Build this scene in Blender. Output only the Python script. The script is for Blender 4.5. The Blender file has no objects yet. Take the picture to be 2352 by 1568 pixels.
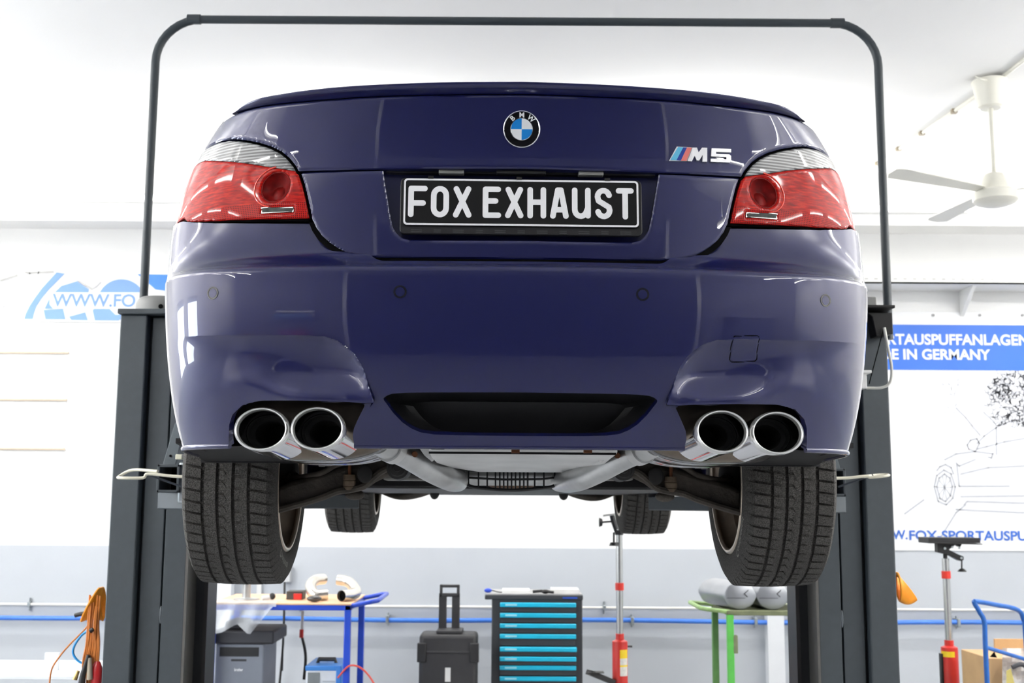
import bpy, bmesh, math, random
import numpy as np
from mathutils import Vector, Matrix

# ---------------------------------------------------------------- camera, world, light, exposure
SC = bpy.context.scene
COL = SC.collection
rng = random.Random(7)

FOC = 2680.0                      # focal length in photograph pixels (2352 wide)
PITCH, ROLL = math.radians(7.9), math.radians(0.34)
EYE = np.array([0.0, 0.0, 1.65])
_F = np.array([0, math.cos(PITCH), math.sin(PITCH)])
_R0 = np.array([1.0, 0, 0]); _U0 = np.array([0, -math.sin(PITCH), math.cos(PITCH)])
_R = _R0 * math.cos(ROLL) + _U0 * math.sin(ROLL)
_U = _U0 * math.cos(ROLL) - _R0 * math.sin(ROLL)

cam_d = bpy.data.cameras.new('camera')
cam = bpy.data.objects.new('camera', cam_d); COL.objects.link(cam)
cam_d.sensor_fit = 'HORIZONTAL'; cam_d.sensor_width = 36.0; cam_d.lens = FOC / 2352 * 36.0
cam_d.clip_start = 0.05; cam_d.clip_end = 100
M = Matrix.Identity(4)
for i in range(3):
    M[i][0], M[i][1], M[i][2], M[i][3] = _R[i], _U[i], -_F[i], EYE[i]
cam.matrix_world = M
cam_d.dof.use_dof = True; cam_d.dof.focus_distance = 2.75; cam_d.dof.aperture_fstop = 7.1
SC.camera = cam

wd = bpy.data.worlds.new('sky'); SC.world = wd; wd.use_nodes = True
wn = wd.node_tree.nodes['Background']; wn.inputs[0].default_value = (0.80, 0.90, 1.0, 1); wn.inputs[1].default_value = 2.2

SC.view_settings.view_transform = 'Standard'; SC.view_settings.look = 'None'
SC.view_settings.gamma = 1.0; SC.view_settings.use_curve_mapping = False
SC.view_settings.exposure = 0.12
LAMP_W = 60.0                     # power of one ceiling tube fixture

CEIL = 4.32; WALL_Y = 9.6; BACK_Y = -4.2; LEFT_X = -6.4; RIGHT_X = 6.4

def area_lamp(name, loc, sx, sy, power, rot=(0, 0, 0), color=(1, 0.985, 0.96)):
    d = bpy.data.lights.new(name, 'AREA'); d.shape = 'RECTANGLE'; d.size = sx; d.size_y = sy
    d.energy = power; d.color = color
    o = bpy.data.objects.new(name, d); COL.objects.link(o); o.location = loc; o.rotation_euler = rot
    return o

# fluorescent fixtures under the ceiling: (x, y) of each 1.5 m tube lamp
LAMP_DROP = 0.55
LAMPS = [(x, 8.2, 0.0) for x in (-1.25, 1.3, -4.6, 4.6)] + [(x, y, math.pi / 2) for y in (-2.7, -.7, 1.6, 3.6, 5.7) for x in (-5.7, -4.3, 4.3, 5.7)]  # the last row is unseen and added to brighten the ceiling
for (lx, ly, lr) in LAMPS:
    area_lamp('tube_light', (lx, ly, CEIL - LAMP_DROP - .07), 1.45, 0.08, LAMP_W * .44, (0, 0, lr))
    area_lamp('ceiling_fill_light', (lx, ly, CEIL - LAMP_DROP + .03), 1.45, 0.08, LAMP_W * .60, (math.pi, 0, lr))  # added upward light that brightens the ceiling
# daylight through the windows of the left wall
for wy in (2.2, 4.2):
    area_lamp('window_daylight', (LEFT_X - 0.03, wy, 2.0), 1.2, 1.3, 60, (0, math.radians(-90), 0), (0.86, 0.93, 1.0))

# ---------------------------------------------------------------- helpers
def ray(px, py):
    return _F + (px - 1176) / FOC * _R + (784 - py) / FOC * _U
def at(px, py, Y):
    d = ray(px, py); return EYE + d * (Y / d[1])
def at_z(px, py, z):
    d = ray(px, py); return EYE + d * ((z - EYE[2]) / d[2])

def s2l(c):
    return tuple(((v / 255) / 12.92 if v / 255 <= 0.04045 else ((v / 255 + 0.055) / 1.055) ** 2.4) for v in c)

MATS = {}
def mat(name, rgb, rough=0.5, metal=0.0, coat=0.0, var=0.06, scale=8.0, bump=0.0, bscale=60.0, spec=0.5, emit=0.0, alpha=1.0, trans=0.0, coat_rough=0.03, rvar=0.0):
    """procedural principled material; rgb in sRGB 0-255"""
    if name in MATS: return MATS[name]
    m = bpy.data.materials.new(name); m.use_nodes = True
    nt = m.node_tree; n = nt.nodes; p = n['Principled BSDF']; L = nt.links.new
    base = s2l(rgb)
    p.inputs['Roughness'].default_value = rough; p.inputs['Metallic'].default_value = metal
    p.inputs['Coat Weight'].default_value = coat; p.inputs['Coat Roughness'].default_value = coat_rough
    p.inputs['Specular IOR Level'].default_value = spec
    p.inputs['Alpha'].default_value = alpha; p.inputs['Transmission Weight'].default_value = trans
    if emit > 0:
        p.inputs['Emission Color'].default_value = (*base, 1); p.inputs['Emission Strength'].default_value = emit
    tc = n.new('ShaderNodeTexCoord'); no = n.new('ShaderNodeTexNoise')
    no.inputs['Scale'].default_value = scale; no.inputs['Detail'].default_value = 4
    L(tc.outputs['Object'], no.inputs['Vector'])
    rp = n.new('ShaderNodeValToRGB')
    rp.color_ramp.elements[0].position = 0.3; rp.color_ramp.elements[1].position = 0.7
    rp.color_ramp.elements[0].color = (*[max(0, c * (1 - var)) for c in base], 1)
    rp.color_ramp.elements[1].color = (*[min(1, c * (1 + var)) for c in base], 1)
    L(no.outputs['Fac'], rp.inputs['Fac']); L(rp.outputs['Color'], p.inputs['Base Color'])
    if rvar > 0:
        mr = n.new('ShaderNodeMapRange'); mr.inputs['To Min'].default_value = max(0, rough - rvar); mr.inputs['To Max'].default_value = min(1, rough + rvar)
        L(no.outputs['Fac'], mr.inputs['Value']); L(mr.outputs['Result'], p.inputs['Roughness'])
    if bump > 0:
        nb = n.new('ShaderNodeTexNoise'); nb.inputs['Scale'].default_value = bscale; nb.inputs['Detail'].default_value = 5
        L(tc.outputs['Object'], nb.inputs['Vector'])
        b = n.new('ShaderNodeBump'); b.inputs['Strength'].default_value = bump; b.inputs['Distance'].default_value = 0.01
        L(nb.outputs['Fac'], b.inputs['Height']); L(b.outputs['Normal'], p.inputs['Normal'])
    MATS[name] = m
    return m

FRAMES = {}          # object name -> inverse world matrix of its root frame
def tag(o, label=None, cat=None, group=None, kind=None):
    if label: o['label'] = label
    if cat: o['category'] = cat
    if group: o['group'] = group
    if kind: o['kind'] = kind
    return o
def thing(name, label, cat, loc=(0, 0, 0), rotz=0.0, group=None, kind=None):
    o = bpy.data.objects.new(name, None); COL.objects.link(o)
    o.empty_display_size = 0.1
    o.location = loc; o.rotation_euler = (0, 0, rotz)
    tag(o, label, cat, group, kind)
    o['_f'] = 1
    FRAMES[o.name] = (Matrix.Translation(Vector(loc)) @ Matrix.Rotation(rotz, 4, 'Z')).inverted()
    del o['_f']
    return o
def frame_of(o):
    while o is not None:
        if o.name in FRAMES: return FRAMES[o.name]
        o = o.parent
    return Matrix.Identity(4)

class MB:
    """collects simple solids into one mesh; coordinates are world metres (or car metres with local=True at build)"""
    def __init__(s): s.v = []; s.f = []
    def add(s, vs, fs):
        o = len(s.v); s.v += [tuple(float(c) for c in p) for p in vs]; s.f += [tuple(i + o for i in f) for f in fs]; return s
    def box(s, a, b):
        x0, x1 = sorted((a[0], b[0])); y0, y1 = sorted((a[1], b[1])); z0, z1 = sorted((a[2], b[2]))
        return s.add([(x0, y0, z0), (x1, y0, z0), (x1, y1, z0), (x0, y1, z0), (x0, y0, z1), (x1, y0, z1), (x1, y1, z1), (x0, y1, z1)],
                     [(3, 2, 1, 0), (4, 5, 6, 7), (0, 1, 5, 4), (1, 2, 6, 5), (2, 3, 7, 6), (3, 0, 4, 7)])
    def obox(s, c, ax, ay, az):
        c, ax, ay, az = [np.array(q, float) for q in (c, ax, ay, az)]
        P = [c + sx * ax + sy * ay + sz * az for sz in (-1, 1) for sx, sy in ((-1, -1), (1, -1), (1, 1), (-1, 1))]
        return s.add(P, [(3, 2, 1, 0), (4, 5, 6, 7), (0, 1, 5, 4), (1, 2, 6, 5), (2, 3, 7, 6), (3, 0, 4, 7)])
    def bar(s, p, q, w, h=None):
        """square bar between two points"""
        p, q = np.array(p, float), np.array(q, float); d = q - p; L = np.linalg.norm(d); d /= L
        up = np.array([0, 0, 1.0]) if abs(d[2]) < 0.9 else np.array([0, 1.0, 0])
        a = np.cross(d, up); a /= np.linalg.norm(a); b = np.cross(a, d)
        return s.obox((p + q) / 2, d * L / 2, a * w / 2, b * (h or w) / 2)
    def cyl(s, p, q, r0, r1=None, n=20, cap=True, sq=1.0):
        p, q = np.array(p, float), np.array(q, float); r1 = r0 if r1 is None else r1
        d = q - p; d = d / np.linalg.norm(d)
        up = np.array([0, 0, 1.0]) if abs(d[2]) < 0.9 else np.array([1.0, 0, 0])
        a = np.cross(d, up); a /= np.linalg.norm(a); b = np.cross(a, d)
        vs = []
        for c, r in ((p, r0), (q, r1)):
            for i in range(n):
                t = 2 * math.pi * i / n; vs.append(c + a * r * math.cos(t) + b * r * sq * math.sin(t))
        fs = [(i, (i + 1) % n, n + (i + 1) % n, n + i) for i in range(n)]
        if cap: fs += [tuple(range(n))[::-1], tuple(range(n, 2 * n))]
        return s.add(vs, fs)
    def tube(s, path, r, n=12, closed=False, cap=True):
        P = [np.array(p, float) for p in path]; k = len(P)
        rs = r if hasattr(r, '__len__') else [r] * k
        vs = []; prev = None
        for i in range(k):
            if closed: d = P[(i + 1) % k] - P[i - 1]
            else: d = P[min(i + 1, k - 1)] - P[max(i - 1, 0)]
            d = d / (np.linalg.norm(d) + 1e-12)
            if prev is None:
                up = np.array([0, 0, 1.0]) if abs(d[2]) < 0.9 else np.array([0, 1.0, 0]); a = np.cross(d, up)
            else: a = prev - d * np.dot(prev, d)
            a /= np.linalg.norm(a); prev = a; b = np.cross(d, a)
            for j in range(n):
                t = 2 * math.pi * j / n; vs.append(P[i] + (a * math.cos(t) + b * math.sin(t)) * rs[i])
        fs = []
        for i in range(k if closed else k - 1):
            o, q = i * n, ((i + 1) % k) * n
            fs += [(o + j, o + (j + 1) % n, q + (j + 1) % n, q + j) for j in range(n)]
        if cap and not closed: fs += [tuple(range(n))[::-1], tuple(range((k - 1) * n, k * n))]
        return s.add(vs, fs)
    def lathe(s, prof, o=(0, 0, 0), axis=(0, 0, 1), n=32, sx=1.0, sy=1.0, ref=None, cap0=False, cap1=False):
        """prof: (radius, height along axis)"""
        o = np.array(o, float); d = np.array(axis, float); d /= np.linalg.norm(d)
        up = np.array(ref if ref is not None else ((0, 0, 1.0) if abs(d[2]) < 0.9 else (1.0, 0, 0)), float)
        a = np.cross(up, d); a /= np.linalg.norm(a); b = np.cross(d, a)
        vs = []
        for r, h in prof:
            for j in range(n):
                t = 2 * math.pi * j / n; vs.append(o + d * h + a * r * sx * math.cos(t) + b * r * sy * math.sin(t))
        fs = []
        for i in range(len(prof) - 1):
            p, q = i * n, (i + 1) * n
            fs += [(p + j, p + (j + 1) % n, q + (j + 1) % n, q + j) for j in range(n)]
        if cap0: fs.append(tuple(range(n))[::-1])
        if cap1: fs.append(tuple(range((len(prof) - 1) * n, len(prof) * n)))
        return s.add(vs, fs)
    def prism(s, poly, off):
        n = len(poly); off = np.array(off, float); P = [np.array(p, float) for p in poly]
        return s.add(P + [p + off for p in P], [tuple(range(n))[::-1], tuple(range(n, 2 * n))] + [(i, (i + 1) % n, n + (i + 1) % n, n + i) for i in range(n)])
    def ball(s, c, r, n=16, m=10, sc=(1, 1, 1)):
        vs = []; fs = []
        for i in range(m + 1):
            a = math.pi * i / m
            for j in range(n):
                b = 2 * math.pi * j / n
                vs.append((c[0] + r * sc[0] * math.sin(a) * math.cos(b), c[1] + r * sc[1] * math.sin(a) * math.sin(b), c[2] + r * sc[2] * math.cos(a)))
        for i in range(m):
            fs += [(i * n + j, (i + 1) * n + j, (i + 1) * n + (j + 1) % n, i * n + (j + 1) % n) for j in range(n)]
        return s.add(vs, fs)
    def grid(s, pts, nu, nv, closed_u=False):
        o = [(i * nv + j, ((i + 1) % nu) * nv + j, ((i + 1) % nu) * nv + j + 1, i * nv + j + 1) for i in range(nu if closed_u else nu - 1) for j in range(nv - 1)]
        return s.add(pts, o)
    def build(s, name, m, parent=None, local=False, smooth=40, bev=0.0, seg=2, recalc=True, uv=None):
        me = bpy.data.meshes.new(name)
        vs = s.v
        ob = bpy.data.objects.new(name, me)
        if parent is not None:
            if local: vs = [(x, y, z - CAR_Z) for x, y, z in vs]
            else:
                I = frame_of(parent); vs = [tuple(I @ Vector(v)) for v in vs]
        else:
            A = np.array(vs); c = np.array([(A[:, 0].min() + A[:, 0].max()) / 2, (A[:, 1].min() + A[:, 1].max()) / 2, A[:, 2].min()])
            vs = (A - c).tolist(); ob.location = c
            FRAMES[ob.name] = Matrix.Translation(Vector(c)).inverted()
        me.from_pydata(vs, [], s.f)
        if recalc:
            bm = bmesh.new(); bm.from_mesh(me); bmesh.ops.recalc_face_normals(bm, faces=bm.faces); bm.to_mesh(me); bm.free()
        if smooth:
            me.polygons.foreach_set('use_smooth', [True] * len(me.polygons)); me.set_sharp_from_angle(angle=math.radians(smooth))
        if uv is not None:
            ul = me.uv_layers.new(name='tz'); li = np.empty(len(me.loops), int); me.loops.foreach_get('vertex_index', li)
            ul.data.foreach_set('uv', np.array(uv, np.float32)[li].ravel())
        me.materials.append(m)
        COL.objects.link(ob)
        if parent is not None: ob.parent = parent
        if bev:
            b = ob.modifiers.new('bevel', 'BEVEL'); b.width = bev; b.segments = seg; b.limit_method = 'ANGLE'; b.angle_limit = math.radians(35)
        return ob
CAR_Z = 1.40

def text_mesh(body, size, bold=0.0, extrude=0.0, align='LEFT', spacing=1.0, shear=0.0):
    """returns (verts, faces) of a text in its own xy plane"""
    cu = bpy.data.curves.new('lettering', 'FONT'); cu.body = body; cu.size = size; cu.offset = bold; cu.extrude = extrude
    cu.align_x = align; cu.space_character = spacing; cu.shear = shear; cu.resolution_u = 4
    ob = bpy.data.objects.new('lettering', cu); COL.objects.link(ob)
    dg = bpy.context.evaluated_depsgraph_get(); dg.update()
    me = bpy.data.meshes.new_from_object(ob.evaluated_get(dg))
    V = [tuple(v.co) for v in me.vertices]; Fc = [tuple(p.vertices) for p in me.polygons]
    bpy.data.objects.remove(ob); bpy.data.curves.remove(cu); bpy.data.meshes.remove(me)
    return V, Fc

def spline(xp, fp):
    """natural cubic spline through (xp, fp)"""
    xp = np.array(xp, float); fp = np.array(fp, float); n = len(xp); h = np.diff(xp)
    A = np.zeros((n, n)); b = np.zeros(n); A[0, 0] = A[-1, -1] = 1
    for i in range(1, n - 1):
        A[i, i - 1] = h[i - 1]; A[i, i] = 2 * (h[i - 1] + h[i]); A[i, i + 1] = h[i]
        b[i] = 6 * ((fp[i + 1] - fp[i]) / h[i] - (fp[i] - fp[i - 1]) / h[i - 1])
    m = np.linalg.solve(A, b)
    def f(x):
        x = np.clip(np.asarray(x, float), xp[0], xp[-1]); i = np.clip(np.searchsorted(xp, x) - 1, 0, n - 2)
        d = x - xp[i]; hi = h[i]
        return fp[i] + d * ((fp[i + 1] - fp[i]) / hi - hi * (2 * m[i] + m[i + 1]) / 6) + d * d * m[i] / 2 + d ** 3 * (m[i + 1] - m[i]) / (6 * hi)
    return f
def smst(a, b, x):
    t = np.clip((np.asarray(x, float) - a) / (b - a), 0, 1); return t * t * (3 - 2 * t)
def curve_pts(P, n=8):
    """Catmull-Rom through 3-D points"""
    P = [np.array(p, float) for p in P]; P = [2 * P[0] - P[1]] + P + [2 * P[-1] - P[-2]]; out = []
    for i in range(1, len(P) - 2):
        for k in range(n):
            t = k / n; a, b, c, d = P[i - 1:i + 3]
            out.append(0.5 * (2 * b + (c - a) * t + (2 * a - 5 * b + 4 * c - d) * t * t + (3 * b - a - 3 * c + d) * t ** 3))
    out.append(P[-2]); return out

# ================================================================ ROOM
W_WHITE = mat('white_wall_paint', (240, 240, 239), rough=.75, var=.012, scale=2, bump=.03, bscale=120)
W_GREY = mat('grey_dado_paint', (190, 195, 201), rough=.5, var=.02, scale=2)
CEILP = mat('ceiling_paint', (238, 238, 237), rough=.8, var=.01, scale=1.5)
FLOORM = mat('grey_epoxy_floor', (142, 144, 148), rough=.35, var=.10, scale=1.2, rvar=.1)
STEELW = mat('white_lacquer', (236, 236, 233), rough=.4, var=.02)
def struct(mb, name, m, **k):
    o = mb.build(name, m, **k); o['kind'] = 'structure'; return o
DADO = 1.293
struct(MB().box((LEFT_X, BACK_Y - .2, -.1), (RIGHT_X, WALL_Y, 0)), 'floor', FLOORM)
struct(MB().box((LEFT_X, BACK_Y, CEIL), (RIGHT_X, WALL_Y, CEIL + .1)), 'ceiling', CEILP)
struct(MB().box((LEFT_X, WALL_Y, DADO), (RIGHT_X, WALL_Y + .2, CEIL)), 'wall_far', W_WHITE)
struct(MB().box((LEFT_X, WALL_Y - .004, 0), (RIGHT_X, WALL_Y + .2, DADO)), 'wall_far_dado', W_GREY)
struct(MB().box((RIGHT_X, BACK_Y, DADO), (RIGHT_X + .2, WALL_Y, CEIL)), 'wall_right', W_WHITE)
struct(MB().box((RIGHT_X - .004, BACK_Y, 0), (RIGHT_X + .2, WALL_Y, DADO)), 'wall_right_dado', W_GREY)
# left wall with two windows
WY = [(1.55, 2.85), (3.55, 4.85)]; WZ = (1.30, 2.75)
mb = MB(); ys = [BACK_Y] + [v for w in WY for v in w] + [WALL_Y]
for i in range(0, len(ys), 2): mb.box((LEFT_X - .2, ys[i], DADO), (LEFT_X, ys[i + 1], CEIL))
for a, b in WY: mb.box((LEFT_X - .2, a, WZ[1]), (LEFT_X, b, CEIL)); mb.box((LEFT_X - .2, a, DADO), (LEFT_X, b, WZ[0]))
struct(mb, 'wall_left', W_WHITE)
struct(MB().box((LEFT_X - .2, BACK_Y, 0), (LEFT_X + .004, WALL_Y, DADO)), 'wall_left_dado', W_GREY)
PANE = mat('window_pane', (225, 235, 240), rough=.02, alpha=.12)
for i, (a, b) in enumerate(WY):
    m = MB()
    for y in (a, (a + b) / 2 - .03, b - .06): m.box((LEFT_X - .12, y, WZ[0]), (LEFT_X - .04, y + .06, WZ[1]))
    for z in (WZ[0], WZ[0] + .9, WZ[1] - .06): m.box((LEFT_X - .12, a, z), (LEFT_X - .04, b, z + .06))
    f = struct(m, f'window_{i + 1}', STEELW)
    for s in (0, 1):
        y0 = a + .06 if s == 0 else (a + b) / 2 + .03
        MB().box((LEFT_X - .085, y0, WZ[0] + .06), (LEFT_X - .075, y0 + (b - a) / 2 - .09, WZ[1] - .06)).build('pane', PANE, f)
# wall behind the camera with the roller door
DX0, DX1, DZ = -2.15, 3.0, 3.7
BACKW = mat('back_wall_paint', (124, 126, 134), rough=.7, var=.02, scale=2)
struct(MB().box((LEFT_X, BACK_Y - .2, 0), (DX0, BACK_Y, CEIL)).box((DX1, BACK_Y - .2, 0), (RIGHT_X, BACK_Y, CEIL)).box((DX0, BACK_Y - .2, DZ), (DX1, BACK_Y, CEIL)), 'wall_back', BACKW)
DOORM = mat('roller_door_slat', (50, 52, 62), rough=.45, var=.03)
door = struct(MB().box((DX0, BACK_Y - .16, 0), (DX1, BACK_Y - .12, DZ)), 'door_1', DOORM)
sl = None
for i in range(37):
    z = i * .1
    o = MB().add([(DX0 + .03, BACK_Y - .12, z), (DX1 - .03, BACK_Y - .12, z), (DX1 - .03, BACK_Y - .085, z + .03), (DX0 + .03, BACK_Y - .085, z + .03), (DX1 - .03, BACK_Y - .085, z + .07), (DX0 + .03, BACK_Y - .085, z + .07), (DX1 - .03, BACK_Y - .12, z + .1), (DX0 + .03, BACK_Y - .12, z + .1)],
               [(0, 1, 2, 3), (3, 2, 4, 5), (5, 4, 6, 7)]).build('slat', DOORM, door)
struct(MB().box((DX0 - .09, BACK_Y, 0), (DX0, BACK_Y + .06, DZ + .1)).box((DX1, BACK_Y, 0), (DX1 + .09, BACK_Y + .06, DZ + .1)), 'trim_1', mat('door_rail', (205, 205, 208), rough=.4, metal=.6))
# dropped beam along the far wall
zb_ = at(1176, 512, WALL_Y - .30)[2]
struct(MB().box((LEFT_X, WALL_Y - .30, zb_), (RIGHT_X, WALL_Y, CEIL)), 'trim_2', W_WHITE)
# pilaster left of the bench
p0, p1 = at(440, 1450, WALL_Y - .12), at(527, 1450, WALL_Y - .12)
struct(MB().box((p0[0], WALL_Y - .12, 0), (p1[0], WALL_Y, DADO + .0)), 'trim_3', mat('pale_pilaster', (226, 229, 233), rough=.5, var=.02))
p0, p1 = at(1803, 1500, WALL_Y - .12), at(1765, 1500, WALL_Y - .12)
struct(MB().box((p0[0], WALL_Y - .12, 0), (p1[0], WALL_Y, DADO)), 'trim_4', MATS['pale_pilaster'])

# ceiling tube fixtures
TUBE = mat('lit_tube', (255, 252, 246), emit=7.0)
FIXT = mat('lamp_body_white', (235, 235, 232), rough=.4)
def lamp_place(i):
    if i < 4: return 'white fluorescent lamp hung near the far wall, ' + ['behind the car roof, left', 'behind the car roof, right', 'far left', 'far right'][i]
    row = ['at the roller door', 'behind the camera', 'beside the camera', 'beside the lift columns', 'beside the car hood as added ceiling fill'][(i - 4) // 4]
    return f'white fluorescent lamp hung {row}, ' + ['outer left', 'inner left', 'inner right', 'outer right'][(i - 4) % 4]
proto = None
for i, (x, y, lr) in enumerate(LAMPS):
    t = thing('ceiling_lamp', lamp_place(i), 'lamp', (x, y, CEIL), lr, 'fluorescent ceiling lamps')
    if proto is None:
        zl_ = CEIL - LAMP_DROP
        b = MB().box((x - .76, y - .03, zl_ - .012), (x + .76, y + .03, zl_ + .012)).box((x - .755, y - .03, zl_ - .06), (x - .735, y + .03, zl_)).box((x + .735, y - .03, zl_ - .06), (x + .755, y + .03, zl_)).build('lamp_body', FIXT, t, bev=.004)
        c = MB().cyl((x - .735, y, zl_ - .04), (x + .735, y, zl_ - .04), .014, n=12).build('tube', TUBE, t)
        r0 = MB().cyl((x - .5, y, zl_), (x - .5, y, CEIL), .004, n=8).build('hanger_rod', FIXT, t)
        r1 = MB().cyl((x + .5, y, zl_), (x + .5, y, CEIL), .004, n=8).build('hanger_rod', FIXT, t)
        proto = (b, c, r0, r1)
    else:
        for q in proto:
            c = q.copy(); COL.objects.link(c); c.parent = t
# the lit tube on the beam of the far wall, right, and its twin on the left
for px0, px1, py, side in ((1790, 2232, 476, 'right'), (-120, 420, 452, 'left')):
    a, b = at(px0, py + (2 if side == 'right' else 0), WALL_Y - .36), at(px1, py, WALL_Y - .36); z = (a[2] + b[2]) / 2
    t = thing('wall_lamp', f'long fluorescent lamp on the beam of the far wall, {side} of the car', 'lamp', ((a[0] + b[0]) / 2, WALL_Y - .3, z))
    MB().box((a[0], WALL_Y - .335, z - .03), (b[0], WALL_Y - .3, z + .03)).build('lamp_body', FIXT, t, bev=.003)
    MB().cyl((a[0] + .01, WALL_Y - .355, z), (b[0] - .01, WALL_Y - .355, z), .02, n=12).build('tube', mat('lit_tube_wall', (255, 252, 246), emit=4.0), t)
    area_lamp('wall_tube_light', ((a[0] + b[0]) / 2, WALL_Y - .385, z), b[0] - a[0], .05, 14, (math.radians(-90), 0, 0))

# furniture along the wall behind the camera
DKW = mat('bench_dark', (44, 46, 54), rough=.5); 
wb = thing('workbench', 'dark workbench against the wall left of the roller door', 'workbench', (-4.0, BACK_Y + .4, 0))
MB().box((-5.6, BACK_Y + .02, .84), (-2.5, BACK_Y + .72, .90)).build('bench_top', mat('bench_wood', (120, 92, 66), rough=.55, var=.15, scale=6), wb, bev=.006)
for x in (-5.55, -4.1, -2.63): MB().box((x, BACK_Y + .06, 0), (x + .08, BACK_Y + .66, .84)).build('leg', DKW, wb, bev=.005)
MB().box((-5.4, BACK_Y + .10, .25), (-4.2, BACK_Y + .64, .83)).build('drawer_unit', mat('bench_blue', (40, 70, 130), rough=.45), wb, bev=.006)
tbx = thing('toolbox', 'red steel toolbox standing on the dark workbench', 'toolbox', (-3.2, BACK_Y + .35, .901))
MB().box((-3.5, BACK_Y + .2, .901), (-2.9, BACK_Y + .55, 1.15)).build('box_body', mat('toolbox_red', (150, 30, 28), rough=.4), tbx, bev=.01)
MB().tube([(-3.35, BACK_Y + .37, 1.15), (-3.35, BACK_Y + .37, 1.22), (-3.05, BACK_Y + .37, 1.22), (-3.05, BACK_Y + .37, 1.15)], .012, 8).build('carry_handle', DKW, tbx)
rl = thing('paper_roll_holder', 'wall holder with a big blue paper roll left of the roller door', 'paper roll', (-3.3, BACK_Y + .15, 1.6))
MB().box((-3.75, BACK_Y + .003, 1.95), (-2.85, BACK_Y + .03, 2.05)).build('holder_rail', STEELW, rl)
MB().cyl((-3.7, BACK_Y + .2, 1.75), (-2.9, BACK_Y + .2, 1.75), .14, n=28).build('roll', mat('roll_blue', (96, 130, 180), rough=.8), rl)
for x in (-3.74, -2.88): MB().box((x, BACK_Y + .003, 1.72), (x + .02, BACK_Y + .22, 2.0)).build('holder_arm', STEELW, rl)
cbt = thing('storage_cabinet', 'tall grey storage cabinet right of the roller door', 'cabinet', (4.2, BACK_Y + .3, 0))
MB().box((3.7, BACK_Y + .02, 0), (4.7, BACK_Y + .55, 1.95)).build('cabinet_body', mat('cabinet_grey', (84, 88, 98), rough=.45), cbt, bev=.01)
for k in (0, 1): MB().box((3.72 + k * .49, BACK_Y + .55, .08), (4.19 + k * .49, BACK_Y + .57, 1.92)).build('door_leaf', mat('cabinet_door', (70, 76, 90), rough=.4), cbt, bev=.006)

# ================================================================ THE CAR
CX, CY, YAW = 0.0205, 2.42, math.radians(1.3)
car = thing('car', 'dark metallic blue sedan raised on the lift, seen from behind', 'car', (CX, CY, CAR_Z), YAW)
_cs, _sn = math.cos(YAW), math.sin(YAW)
def to_car(p):
    x, y = p[0] - CX, p[1] - CY
    return np.array([x * _cs + y * _sn, -x * _sn + y * _cs, p[2]])
def C(px, py, y):
    """point of the car frame (x, y, world z) on the sight line of a photograph pixel at car depth y"""
    o = to_car(EYE); d = to_car(EYE + ray(px, py)) - o
    return o + d * ((y - o[1]) / d[1])

# ---- body form: plan curve (t -> x, y) scaled by height
TB = [0, .2, .4, .55, .70, .785, .87, .98, 1.12, 1.30, 1.56, 2.3, 3.3, 4.4, 5.02, 5.37, 5.60, 5.98, 6.35]
XB = [0, .2, .4, .549, .694, .765, .812, .842, .864, .882, .903, .918, .918, .905, .885, .83, .68, .35, 0]
YB = [0, .004, .016, .035, .078, .135, .21, .32, .455, .625, .88, 1.62, 2.62, 3.72, 4.32, 4.64, 4.78, 4.86, 4.875]
fX, fY = spline(TB, XB), spline(TB, YB)
ZC = 2.147                                    # height of the bumper ledge crease
y0b = spline([1.60, 1.70, 1.765, 1.82, 1.87, 1.92, 1.97, 2.03, 2.09, 2.15, 2.4], [.12, .10, .078, .056, .038, .024, .013, .004, .0, .0005, .01])
y0u = spline([2.0, 2.10, 2.16, 2.22, 2.30, 2.36, 2.40, 2.44, 2.48, 2.52, 2.56, 2.62], [.078, .077, .0765, .076, .075, .0745, .0735, .0705, .065, .057, .047, .032])
ku = spline([2.0, 2.2, 2.3, 2.4, 2.5, 2.6], [1.6, 1.55, 1.5, 1.42, 1.3, 1.15])
def body_raw(t, z, upper):
    a = np.abs(t); r = 1 - smst(.6, 1.1, a); X = fX(a); Y = fY(a)
    if upper:
        Y = Y * (1 + (ku(z) - 1) * r) + y0u(z) * r
    else:
        e = z - ZC; q = 0.0022 * np.logaddexp(0, e / 0.0022)
        off = .105 * (1 - np.exp(-q / .028))
        Y = Y + (y0b(z) + off) * r
    return X, Y
_sil = [(1.76, .2825), (1.82, .2897), (1.905, .2965), (2.015, .3035), (2.07, .3048), (2.13, .3055), (2.20, .3028), (2.30, .2975), (2.36, .2950), (2.44, .286), (2.47, .280), (2.515, .2685), (2.57, .2555)]
_zs, _ws = [], []
for zz, sl in _sil:
    tt = np.linspace(.5, 1.6, 300); X, Y = body_raw(tt, np.full_like(tt, zz), zz > 2.25)
    _zs.append(zz); _ws.append(sl / np.max(X / (Y + CY)))
_pw = np.polyfit(np.array(_zs) - 2.1, _ws, 5)
def Wz(z):
    z = np.asarray(z, float); zc = np.clip(z, 1.76, 2.58); w = np.polyval(_pw, zc - 2.1)
    return w - np.clip(z - 2.58, 0, 1) * 0.9
def Su(t, z):
    X, Y = body_raw(t, z, True); return np.sign(t) * X * Wz(z), Y, np.asarray(z, float) + 0 * X
def Sb0(t, z):
    X, Y = body_raw(t, z, False); return np.sign(t) * X * Wz(z), Y, np.asarray(z, float) + 0 * X
_td = np.linspace(0, 2.2, 900); _xd = np.maximum.accumulate(fX(_td) + _td * 1e-7)
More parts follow.
